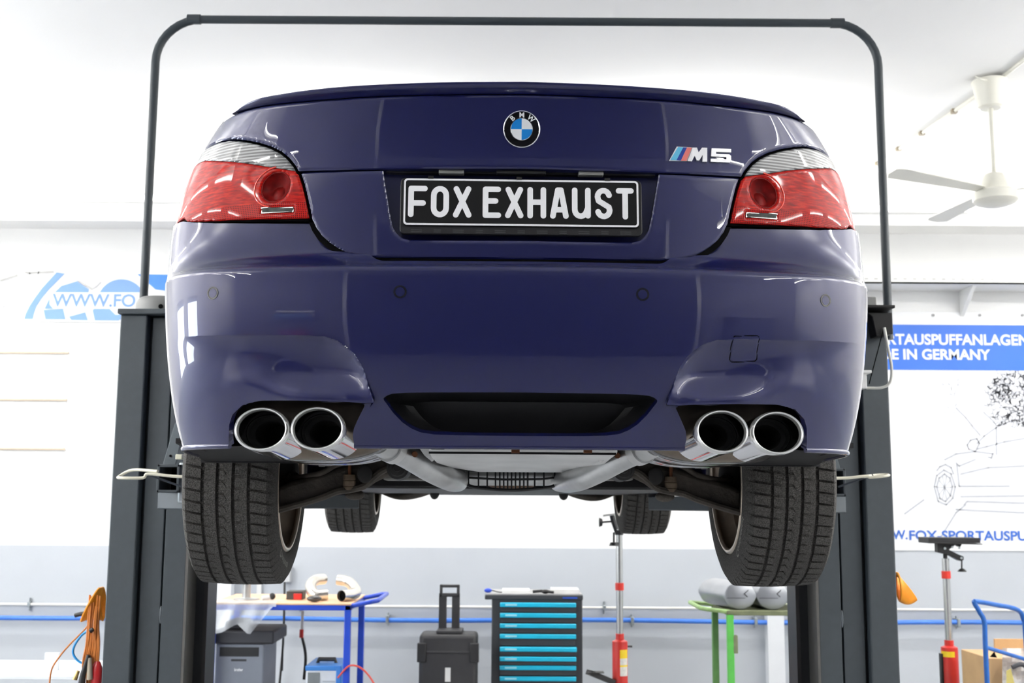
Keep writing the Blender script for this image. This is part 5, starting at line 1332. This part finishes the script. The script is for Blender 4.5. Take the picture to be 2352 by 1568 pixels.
a, b = at(1022, 1565, Yc), at(1035, 1533, Yc); MB().box((a[0], Yc - .003, a[2]), (b[0], Yc + .005, b[2])).build('case_label', MATS['white_plastic'], cs)
for x in (x0 + .05, x1 - .05): MB().cyl((x - .02, Yc + .25, .04), (x + .02, Yc + .25, .04), .04, n=18).build('case_wheel', BC, cs)

# tool cabinet
TC = mat('cabinet_anthracite', (54, 57, 61), rough=.45, var=.04); CY_ = mat('handle_cyan', (24, 178, 212), rough=.35, coat=.3)
Yt = 8.5; x0, x1 = at(1129, 1470, Yt)[0], at(1338, 1470, Yt)[0]; zt1 = at(1230, 1367, Yt)[2]
tcb = thing('tool_cabinet', 'anthracite tool cabinet with cyan drawer handles', 'tool cabinet', ((x0 + x1) / 2, Yt + .23, 0))
MB().box((x0, Yt, .12), (x1, Yt + .46, zt1 - .01)).build('cabinet_body', TC, tcb, bev=.006)
MB().box((x0 - .05, Yt - .012, zt1 - .03), (x1 + .004, Yt + .47, zt1 + .004)).build('top_tray', TC, tcb, bev=.006)
MB().box((x0 - .045, Yt + .01, zt1 + .004), (x1, Yt + .46, zt1 + .010)).build('top_mat', mat('grey_mat', (170, 170, 170), rough=.6, var=.2, scale=10), tcb)
xa, xb = at(1148, 1470, Yt)[0], at(1323, 1470, Yt)[0]
hz = [1388, 1412, 1436, 1460, 1489, 1511, 1532, 1557]
zz = [at(1235, y, Yt)[2] for y in hz]
for k, z in enumerate(zz):
    zn = zz[k + 1] + .02 if k + 1 < len(zz) else z - .09
    d = MB().box((xa, Yt - .014 - (.02 if k in (4, 5) else 0), zn), (xb, Yt + .02, z + .014)).build('drawer', TC, tcb, bev=.003)
    MB().box((xa, Yt - .032 - (.02 if k in (4, 5) else 0), z - .017), (xb + (.004 if k == 4 else 0), Yt - .012, z + .015)).build('drawer_handle', CY_, d, bev=.006)
    MB().box((at(1160, 1470, Yt)[0], Yt - .0335 - (.02 if k in (4, 5) else 0), z - .006), (at(1187, 1470, Yt)[0], Yt - .032 - (.02 if k in (4, 5) else 0), z + .006)).build('handle_print', mat('handle_print', (150, 214, 228), rough=.5), d)
MB().box((at(1292, 1373, Yt)[0], Yt - .014, zt1 - .020), (at(1326, 1373, Yt)[0], Yt - .012, zt1 - .010)).build('maker_badge', mat('badge_blue', (40, 84, 190), rough=.4), tcb)
MB().box((x0 + .02, Yt + .05, .0), (x1 - .02, Yt + .40, .12)).build('cabinet_base', BC, tcb)
def on_cab(px, Y): p = at(px, 1360, Y); return np.array([p[0], Y, zt1 + .010])
def cab_item(name, label, cat, p, parts):
    t = thing(name, label, cat, tuple(p))
    for nm, mb, m in parts: mb.build(nm, m, t, bev=.002)
p = on_cab(1121, 8.6); cab_item('blue_grip_tool', 'tool with blue grip on the left corner of the tool cabinet', 'tool', p, [('grip', MB().ball(p + np.array([0, 0, .016]), .026, 14, 8, sc=(1.1, .8, .62)), mat('grip_blue', (36, 70, 190), rough=.4)), ('lead', MB().tube(curve_pts([p + np.array([.02, 0, .02]), p + np.array([.07, 0, .006]), p + np.array([.12, .0, .004])], 6), .004, 6), BC)])
p = on_cab(1185, 8.65); cab_item('paper_sheets', 'loose white papers on top of the tool cabinet', 'papers', p, [('sheet', MB().box(p + np.array([-.10, -.08, 0]), p + np.array([.10, .12, .022])), MATS['white_plastic'])])
p = on_cab(1300, 8.65); cab_item('white_folder', 'white folder at the right end of the tool cabinet top', 'folder', p, [('cover', MB().box(p + np.array([-.11, -.10, 0]), p + np.array([.09, .12, .03])), MATS['white_plastic'])])
p = on_cab(1246, 8.53); cab_item('pliers', 'black pliers lying between papers and folder on the tool cabinet', 'pliers', p, [('jaw', MB().ball(p + np.array([.02, 0, .016]), .03, 12, 8, sc=(1.1, .8, .5)), BC), ('arm', MB().tube([p + np.array([-.07, .0, .014]), p + np.array([0, 0, .02])], .011, 8).tube([p + np.array([.03, 0, .016]), p + np.array([.08, -.02, .012])], .010, 8), BC)])

# transmission jacks
JR = mat('jack_red', (198, 44, 36), rough=.4, coat=.3, var=.06); ROD = mat('jack_rod', (200, 200, 198), rough=.22, metal=.8, var=.05)
def jack(px, Y, zcyl, zcol0, zcol1, ztop_, label, rc_, rr_):
    x = at(px, 1500, Y)[0]; t = thing('transmission_jack', label, 'jack', (x, Y, 0), group='red transmission jacks')
    MB().lathe([(0, .06), (rc_, .06), (rc_, zcyl - .03), (rc_ * .98, zcyl - .01), (rc_ * .55, zcyl), (rc_ * .55, zcyl + .035), (0, zcyl + .035)], (x, Y, 0), (0, 0, 1), 32).build('cylinder', JR, t)
    MB().cyl((x, Y, zcyl + .03), (x, Y, ztop_), rr_, n=24).build('rod', ROD, t)
    MB().cyl((x, Y, zcol0), (x, Y, zcol1), rr_ * 1.25, n=24).build('collar', mat('collar_red', (224, 56, 44), rough=.45), t)
    lg = None
    for k in range(4):
        a = math.radians(35 + 90 * k); d = np.array([math.cos(a), math.sin(a), 0])
        MB().bar(np.array([x, Y, .12]) + d * .05, np.array([x, Y, .07]) + d * .25, .05, .05).build('leg', BC, t, bev=.004)
    return t, x
z_ = lambda px, py, Y: at(px, py, Y)[2]
Yj = 7.3; j1, xj = jack(1424, Yj, z_(1424, 1468, Yj), z_(1424, 1355, Yj), z_(1424, 1338, Yj), z_(1420, 1215, Yj), 'red transmission jack with yellow sticker beside the tool cabinet', .047, .021)
HB = mat('jack_head_black', (34, 34, 36), rough=.5, metal=.3)
hd = MB().cyl((xj, Yj, z_(1420, 1228, Yj)), (xj, Yj, z_(1420, 1217, Yj)), .026, n=16).tube([at(1418, 1222, Yj), at(1410, 1200, Yj), at(1405, 1180, Yj)], .016, 8).build('head_clamp', HB, j1)
for P_ in (((1380, 1199), (1408, 1197)), ((1410, 1222), (1410, 1250))):
    a, b = at(*P_[0], Yj - .02), at(*P_[1], Yj - .02); MB().cyl(a, b, .006, n=8).build('clamp_screw', HB, j1)
MB().lathe([(0, 0), (.016, .003), (.03, .0), (.022, .02), (0, .024)], at(1410, 1253, Yj - .02), (0, 0, 1), 14).build('star_knob', HB, j1); MB().lathe([(0, 0), (.016, .003), (.03, .0), (.022, .02), (0, .024)], at(1376, 1199, Yj - .02), (1, 0, 0), 14).build('star_knob', HB, j1)
a, b = at(1385, 1184, Yj), at(1412, 1180, Yj); MB().bar(a, b, .05, .012).build('head_plate', mat('plate_grey', (190, 190, 190), rough=.4), j1)
def sticker(t, x, Y, R, z0, z1, a0, a1, m, name):
    pts = []
    for k in range(9):
        a = math.radians(a0 + (a1 - a0) * k / 8)
        for z in (z0, z1): pts.append((x + R * math.sin(a), Y - R * math.cos(a), z))
    MB().grid(pts, 9, 2).build(name, m, t)
YL = mat('sticker_yellow', (240, 206, 40), rough=.4); ST = mat('sticker_white', (226, 222, 214), rough=.4, var=.12, scale=60)
sticker(j1, xj, Yj, .0476, z_(1430, 1510, Yj), z_(1430, 1490, Yj), -5, 62, YL, 'sticker_head'); sticker(j1, xj, Yj, .0476, z_(1430, 1550, Yj), z_(1430, 1510, Yj), -5, 62, ST, 'sticker_body')
sticker(j1, xj, Yj, .0479, z_(1430, 1529, Yj), z_(1430, 1525, Yj), -5, 62, YL, 'sticker_line')
MB().cyl((xj, Yj, z_(1430, 1484, Yj)), (xj + .075, Yj - .0, z_(1430, 1484, Yj)), .006, n=8).build('valve', BC, j1)
MB().bar(at(1352, 1543, Yj - .1), at(1408, 1566, Yj - .02), .06, .03).box(at(1350, 1546, Yj - .13), at(1386, 1540, Yj - .05)).build('foot_pedal', BC, j1, bev=.005)
Yk = 7.9; j2, xk = jack(2181, Yk, z_(2181, 1482, Yk), z_(2176, 1328, Yk), z_(2176, 1311, Yk), z_(2176, 1282, Yk), 'red transmission jack with black saddle plate at the right edge', .054, .0235)
MB().cyl((xk, Yk, z_(2176, 1288, Yk)), (xk, Yk, z_(2176, 1268, Yk)), .014, n=14).build('head_neck', HB, j2)
a, b = at(2121, 1245, Yk), at(2238, 1234, Yk)
MB().box((a[0], Yk - .10, a[2]), (b[0], Yk + .10, b[2])).prism([(a[0] - .004, Yk - .11, a[2] + .004), (b[0] + .01, Yk - .11, a[2] - .004), (b[0] + .008, Yk - .11, a[2] - .010), (a[0], Yk - .11, a[2] - .004)], (0, .2, 0)).build('saddle_plate', HB, j2, bev=.002)
MB().prism([at(x, y, Yk - .03) for x, y in ((2153, 1246), (2212, 1246), (2206, 1256), (2196, 1250), (2180, 1262), (2200, 1272), (2214, 1278), (2214, 1286), (2206, 1288), (2180, 1274), (2154, 1268))], (0, .06, 0)).build('tilt_head', HB, j2, bev=.003)
MB().cyl(at(2209, 1285, Yk - .03), at(2209, 1306, Yk - .03), .005, n=8).lathe([(0, 0), (.03, .002), (.020, .016), (.006, .024), (0, .024)], at(2210, 1313, Yk - .03), (0, 0, 1), 14).build('tilt_screw', HB, j2)
for px, py in ((2170, 1259), (2187, 1256), (2203, 1258), (2208, 1281)):
    p = at(px, py, Yk - .031); MB().cyl(p, p - np.array([0, .006, 0]), .008, n=10).build('head_bolt', ZINC, j2)
sticker(j2, xk, Yk, .0548, z_(2180, 1507, Yk), z_(2180, 1494, Yk), -88, 15, YL, 'sticker_band')
MB().box((xk - .064, Yk - .02, .2), (xk - .05, Yk + .02, z_(2165, 1500, Yk))).build('side_rail', HB, j2)

# green trolley with mufflers
GN = mat('trolley_green', (96, 196, 84), rough=.45, var=.08, scale=18); GOL = mat('worn_green_top', (118, 124, 92), rough=.6, var=.25, scale=16)
Yg, Yh = 7.6, 8.2; zg = z_(1690, 1402, Yg)
xg = at(1671, 1450, Yg)[0]; xg2 = at(2010, 1450, Yg)[0]
gt = thing('green_trolley', 'green steel trolley with mufflers behind the right rear tyre', 'trolley', ((xg + xg2) / 2, 7.9, 0))
MB().box((xg, Yg, zg - .03), (xg2, Yh, zg)).build('table_top', GOL, gt, bev=.003)
for x in (xg, xg2 - .04):
    for y in (Yg, Yh - .04): MB().box((x, y, .10), (x + .042, y + .042, zg - .02)).build('leg', GN if y == Yg else mat('trolley_green_shaded', (84, 130, 70), rough=.55, var=.15, scale=14), gt, bev=.004)  # rear legs get a darker green, shade put into the colour
MB().tube([(xg + .02, Yg + .02, zg - .01), (xg - .12, Yg + .03, zg + .005), (xg - .16, Yg + .07, zg + .01), (xg - .16, Yh - .1, zg + .01), (xg - .12, Yh - .06, zg + .005), (xg + .02, Yh - .05, zg - .01)], .014, 10).build('push_handle', mat('pale_green', (150, 180, 118), rough=.5, var=.25, scale=20), gt)
a, b = at(1684, 1500, Yg + .01), at(1694, 1459, Yg + .01); MB().box((a[0], Yg, a[2]), (b[0], Yg + .05, b[2])).build('tool_holder', GOL, gt, bev=.002)
MB().box((xg, Yg, .15), (xg2, Yh, .17)).build('lower_shelf', GOL, gt)
for x in (xg + .02, xg2 - .02):
    for y in (Yg + .02, Yh - .02): MB().cyl((x - .015, y, .05), (x + .015, y, .05), .05, n=20).build('castor', MATS['castor_black'], gt)
p = at(1650, 1560, Yg + .1); sc_ = thing('steel_cover', 'curved grey metal cover leaning under the green trolley', 'metal cover', (p[0], Yg + .1, .17))
MB().prism([(p[0] - .04, Yg + .1, .17), (p[0] + .10, Yg + .1, .17), (p[0] + .06, Yg + .1, .27), (p[0] + .02, Yg + .1, .31), (p[0] - .03, Yg + .1, .36)], (0, .05, 0)).build('cover_sheet', mat('grey_sheet', (168, 172, 172), rough=.4, metal=.5), sc_)
MUF = mat('muffler_silver', (168, 171, 176), rough=.35, metal=.55, var=.06, scale=8)
def muffler(px0, px1, py0, py1, Y, L, yaw, label, mark=True):
    a, b = at(px0, py1, Y), at(px1, py0, Y); w, h = (b[0] - a[0]) / 2, (b[2] - zg) / 2; c = np.array([(a[0] + b[0]) / 2, Y, zg + h])
    t = thing('spare_muffler', label, 'muffler', (c[0], Y + L / 2, zg), group='silver mufflers on the green trolley')
    secs = [(0, .86), (.006, .96), (.02, 1.0), (L - .02, 1.0), (L - .006, .96), (L, .86)]; pts = []; n = 8 * 4
    for y, k in secs:
        for j in range(n):
            an = 2 * math.pi * (j + .5) / n; ca, sa = math.cos(an), math.sin(an); r = 1 / max(abs(ca) * .92 + abs(sa) * .42, abs(sa) * .92 + abs(ca) * .42, .9)
            pts.append((c[0] + w * k * min(r, 1.06) * ca + math.sin(yaw) * y, Y + y * math.cos(yaw), c[2] + h * k * min(r, 1.0) * sa))
    m = MB().add(pts, [(r * n + j, r * n + (j + 1) % n, (r + 1) * n + (j + 1) % n, (r + 1) * n + j) for r in range(len(secs) - 1) for j in range(n)] + [tuple(range(n)), tuple(range(n * 5, n * 6))])
    m.build('muffler_shell', MUF, t, smooth=35)
    if mark:
        MB().prism([(c[0] + w * .2, Y - .004, c[2] + h * .15), (c[0] + w * .5, Y - .004, c[2] + h * .45), (c[0] + w * .5, Y - .004, c[2] + h * .38), (c[0] + w * .28, Y - .004, c[2] + h * .15), (c[0] + w * .45, Y - .004, c[2] - h * .05), (c[0] + w * .42, Y - .004, c[2] - h * .1)], (0, .003, 0)).build('end_crease', mat('crease_dark', (84, 84, 86), rough=.4, metal=.6), t)
        MB().box((c[0] - w * .85, Y - .003, c[2] - h * .18), (c[0] + w * .3, Y, c[2] - h * .15)).build('end_seam', MATS['crease_dark'], t)
    else:
        MB().cyl((c[0] - w * .2, Y - .03, c[2] - h * .45), (c[0] - w * .2, Y + .01, c[2] - h * .45), .036, n=20).build('inlet', GAP, t)
muffler(1664, 1737, 1336, 1400, Yg + .06, .42, -.25, 'silver muffler at the left end of the green trolley')
muffler(1739, 1812, 1336, 1400, Yg + .06, .42, -.1, 'silver muffler in the middle of the green trolley')
muffler(1815, 1892, 1340, 1400, Yg + .08, .4, .05, 'white muffler with dark inlet beside the right lift column', False)

# blue hand cart, cardboard box, bag
CB = mat('cart_blue', (32, 96, 176), rough=.4, var=.12, scale=20)
Yq = 6.6; ct = thing('hand_cart', 'blue tubular hand cart at the right edge', 'cart', tuple(at(2270, 1560, Yq)[:2]) + (0,))
c1 = [at(2268, 1560, Yq), at(2264, 1500, Yq), at(2261, 1430, Yq), at(2250, 1405, Yq), at(2238, 1384, Yq), at(2244, 1381, Yq + .01), at(2290, 1389, Yq + .12), at(2335, 1399, Yq + .25), at(2350, 1420, Yq + .3), at(2356, 1470, Yq + .3), at(2366, 1600, Yq + .3)]
c1[0] = np.array([c1[1][0], c1[1][1], .12]); c1[-1] = np.array([c1[-2][0], c1[-2][1], .12])
MB().tube(curve_pts(c1, 5), .0135, 12).build('cart_frame', CB, ct)
MB().tube([at(2264, 1486, Yq), at(2356, 1514, Yq + .3)], .011, 10).build('cart_rung', CB, ct)
xx, yy = c1[0][0], c1[0][1]
MB().box((xx, yy - .0, .10), (xx + .6, yy + .40, .13)).build('cart_deck', CB, ct, bev=.004)
for k, (dx, dy) in enumerate(((.05, .05), (.05, .35), (.55, .05), (.55, .35))): MB().cyl((xx + dx - .015, yy + dy, .05), (xx + dx + .015, yy + dy, .05), .05, n=18).build('cart_wheel', MATS['castor_black'], ct)
CARD = mat('cardboard', (196, 160, 116), rough=.75, var=.06, scale=10)
a = at(2272, 1500, 7.2); b = at(2420, 1468, 7.2)
bx = thing('cardboard_box', 'open brown cardboard box behind the blue hand cart', 'box', (a[0] + .25, 7.4, 0))
MB().box((at(2274, 1520, 7.15)[0], 7.15, 0), (at(2305, 1520, 7.15)[0] + .4, 7.6, z_(2300, 1512, 7.15))).build('box_wall', CARD, bx, bev=.003)
MB().box((at(2285, 1470, 7.55)[0], 7.55, .2), (b[0], 7.57, z_(2300, 1467, 7.55))).build('box_flap', CARD, bx)
MB().prism([at(2274, 1508, 7.14), at(2284, 1496, 7.14), at(2290, 1510, 7.14)], (0, .004, 0)).build('box_hole', GAP, bx)
pg = thing('plastic_bag', 'crumpled clear plastic bag lying on the cardboard box', 'bag', tuple(at(2340, 1560, 7.1)))
rb = random.Random(3); m = MB(); pts = []
for i in range(9):
    for j in range(9):
        p = at(2302 + 11 * i, 1488 + 10.5 * j, 7.08 - .05 * math.sin(i * .8) * math.sin(j * .9) + .03 * rb.random()); pts.append(tuple(p))
m.grid(pts, 9, 9).build('bag_film', mat('bag_film', (222, 222, 222), rough=.18, alpha=.7, var=.25, scale=24), pg, smooth=25)
MB().prism([at(2312, 1540, 7.02), at(2322, 1535, 7.02), at(2330, 1568, 7.02), at(2330, 1590, 7.02), at(2312, 1590, 7.02)], (0, .004, 0)).build('yellow_strip', mat('pale_yellow', (226, 208, 120), rough=.5), pg)
MB().tube(curve_pts([at(2325, 1532, 7.03), at(2345, 1525, 7.03), at(2365, 1535, 7.03)], 5), .014, 8).build('dark_strap', mat('strap_dark', (66, 66, 70), rough=.6), pg)

# orange cable coils on the columns
OR = mat('orange_cable', (250, 160, 30), rough=.5, var=.1, scale=20); OR2 = mat('orange_hose_brown', (196, 116, 48), rough=.5, var=.12, scale=30)
def coil(label, top, bot, Y, n, spread, m, r):
    t = thing('cable_coil', label, 'cable', tuple(at(*bot, Y)), group='orange cable coils on the lift columns')
    P = []
    A, B = at(*top, Y), at(*bot, Y); up = B - A
    for k in range(n * 26):
        a = 2 * math.pi * k / 26; f = (k / 26) / n - .5
        s_ = (1 - math.cos(a)) / 2; 
        P.append(A + up * (.04 + .96 * s_) + np.array([spread[0] * (2 * f) * s_, spread[1] * math.sin(a) + .05 * f, spread[2] * (2 * f) ** 2 * s_]))
    MB().tube(P, r, 6).build('cable_loops', m, t); return t
coil('orange cable coil fanned out beside the right lift column', (2056, 1312), (2086, 1386), 5.05, 16, (.045, .03, .015), OR, .0045)
lc = coil('orange cable coil wedged at the left lift column above the hoses', (233, 1347), (212, 1420), 4.9, 14, (.038, .03, -.01), OR, .0045)
MB().tube(curve_pts([at(205, 1412, 4.88), at(190, 1409, 4.88), at(172, 1413, 4.88)], 4), .009, 8).build('black_hook', BC, lc)
hs = thing('hose_bundle', 'bundle of thin orange hoses hanging on the left lift column', 'hoses', tuple(at(220, 1568, 4.9)))
for k in range(9):
    x0 = 206 + 3 * k + 3 * rng.random(); x1 = 190 + 4.4 * k; P = [at(x0, 1365 + 30 * rng.random(), 4.86), at(x0 - 4, 1430, 4.84 + .02 * rng.random()), at((x0 + x1) / 2, 1480, 4.83), at(x1, 1530, 4.84), at(x1 - 4 + 10 * rng.random(), 1600, 4.85)]
    MB().tube(curve_pts(P, 6), .0042, 7).build('hose', OR2, hs)
MB().tube(curve_pts([at(x, y, 4.86) for x, y in ((210, 1427), (190, 1450), (160, 1480), (135, 1510), (118, 1540), (112, 1590))], 6), .0034, 7).build('hose', OR2, hs)
MB().tube(curve_pts([at(x, y, 4.85) for x, y in ((210, 1446), (190, 1456), (172, 1480), (168, 1500), (178, 1516), (192, 1524))], 6), .005, 8).build('blue_hose', mat('hose_blue', (30, 140, 206), rough=.4), hs)
for (p0, p1, r, m) in (((204, 1504), (190, 1550), .012, BC), ((190, 1550), (184, 1600), .017, BC), ((214, 1444), (207, 1449), .010, BC), ((180, 1540), (172, 1560), .010, mat('brass', (176, 150, 96), rough=.35, metal=.8)), ((206, 1510), (206, 1560), .012, mat('rag_beige', (176, 164, 146), rough=.9))):
    MB().cyl(at(*p0, 4.82), at(*p1, 4.82), r * .7, r, n=12).build('hose_fitting', m, hs)
MB().ball(at(222, 1550, 4.84), .03, sc=(.8, .6, 2.0)).build('red_bag', mat('red_wrap', (190, 30, 34), rough=.3, coat=.4), hs)
# covered side table, lower left
Yz = 6.2; zz_ = z_(130, 1552, Yz)
tb2 = thing('side_table', 'white paper-covered side table in the lower left corner', 'table', (at(100, 1560, Yz)[0], Yz + .3, 0))
x0, x1 = at(-150, 1560, Yz)[0], at(232, 1560, Yz)[0]
MB().box((x0, Yz, zz_ - .02), (x1, Yz + .6, zz_)).build('table_top', mat('pale_paper', (222, 226, 230), rough=.6, var=.06, scale=6), tb2, bev=.003)
for x in (x0 + .03, x1 - .07):
    for y in (Yz + .03, Yz + .53): MB().box((x, y, 0), (x + .04, y + .04, zz_ - .02)).build('leg', LM, tb2)
MB().box((at(100, 1550, Yz + .2)[0], Yz + .2, zz_), (at(132, 1550, Yz + .2)[0], Yz + .22, zz_ + .09)).build('table_upstand', mat('pale_paper', (222, 226, 230)), tb2)
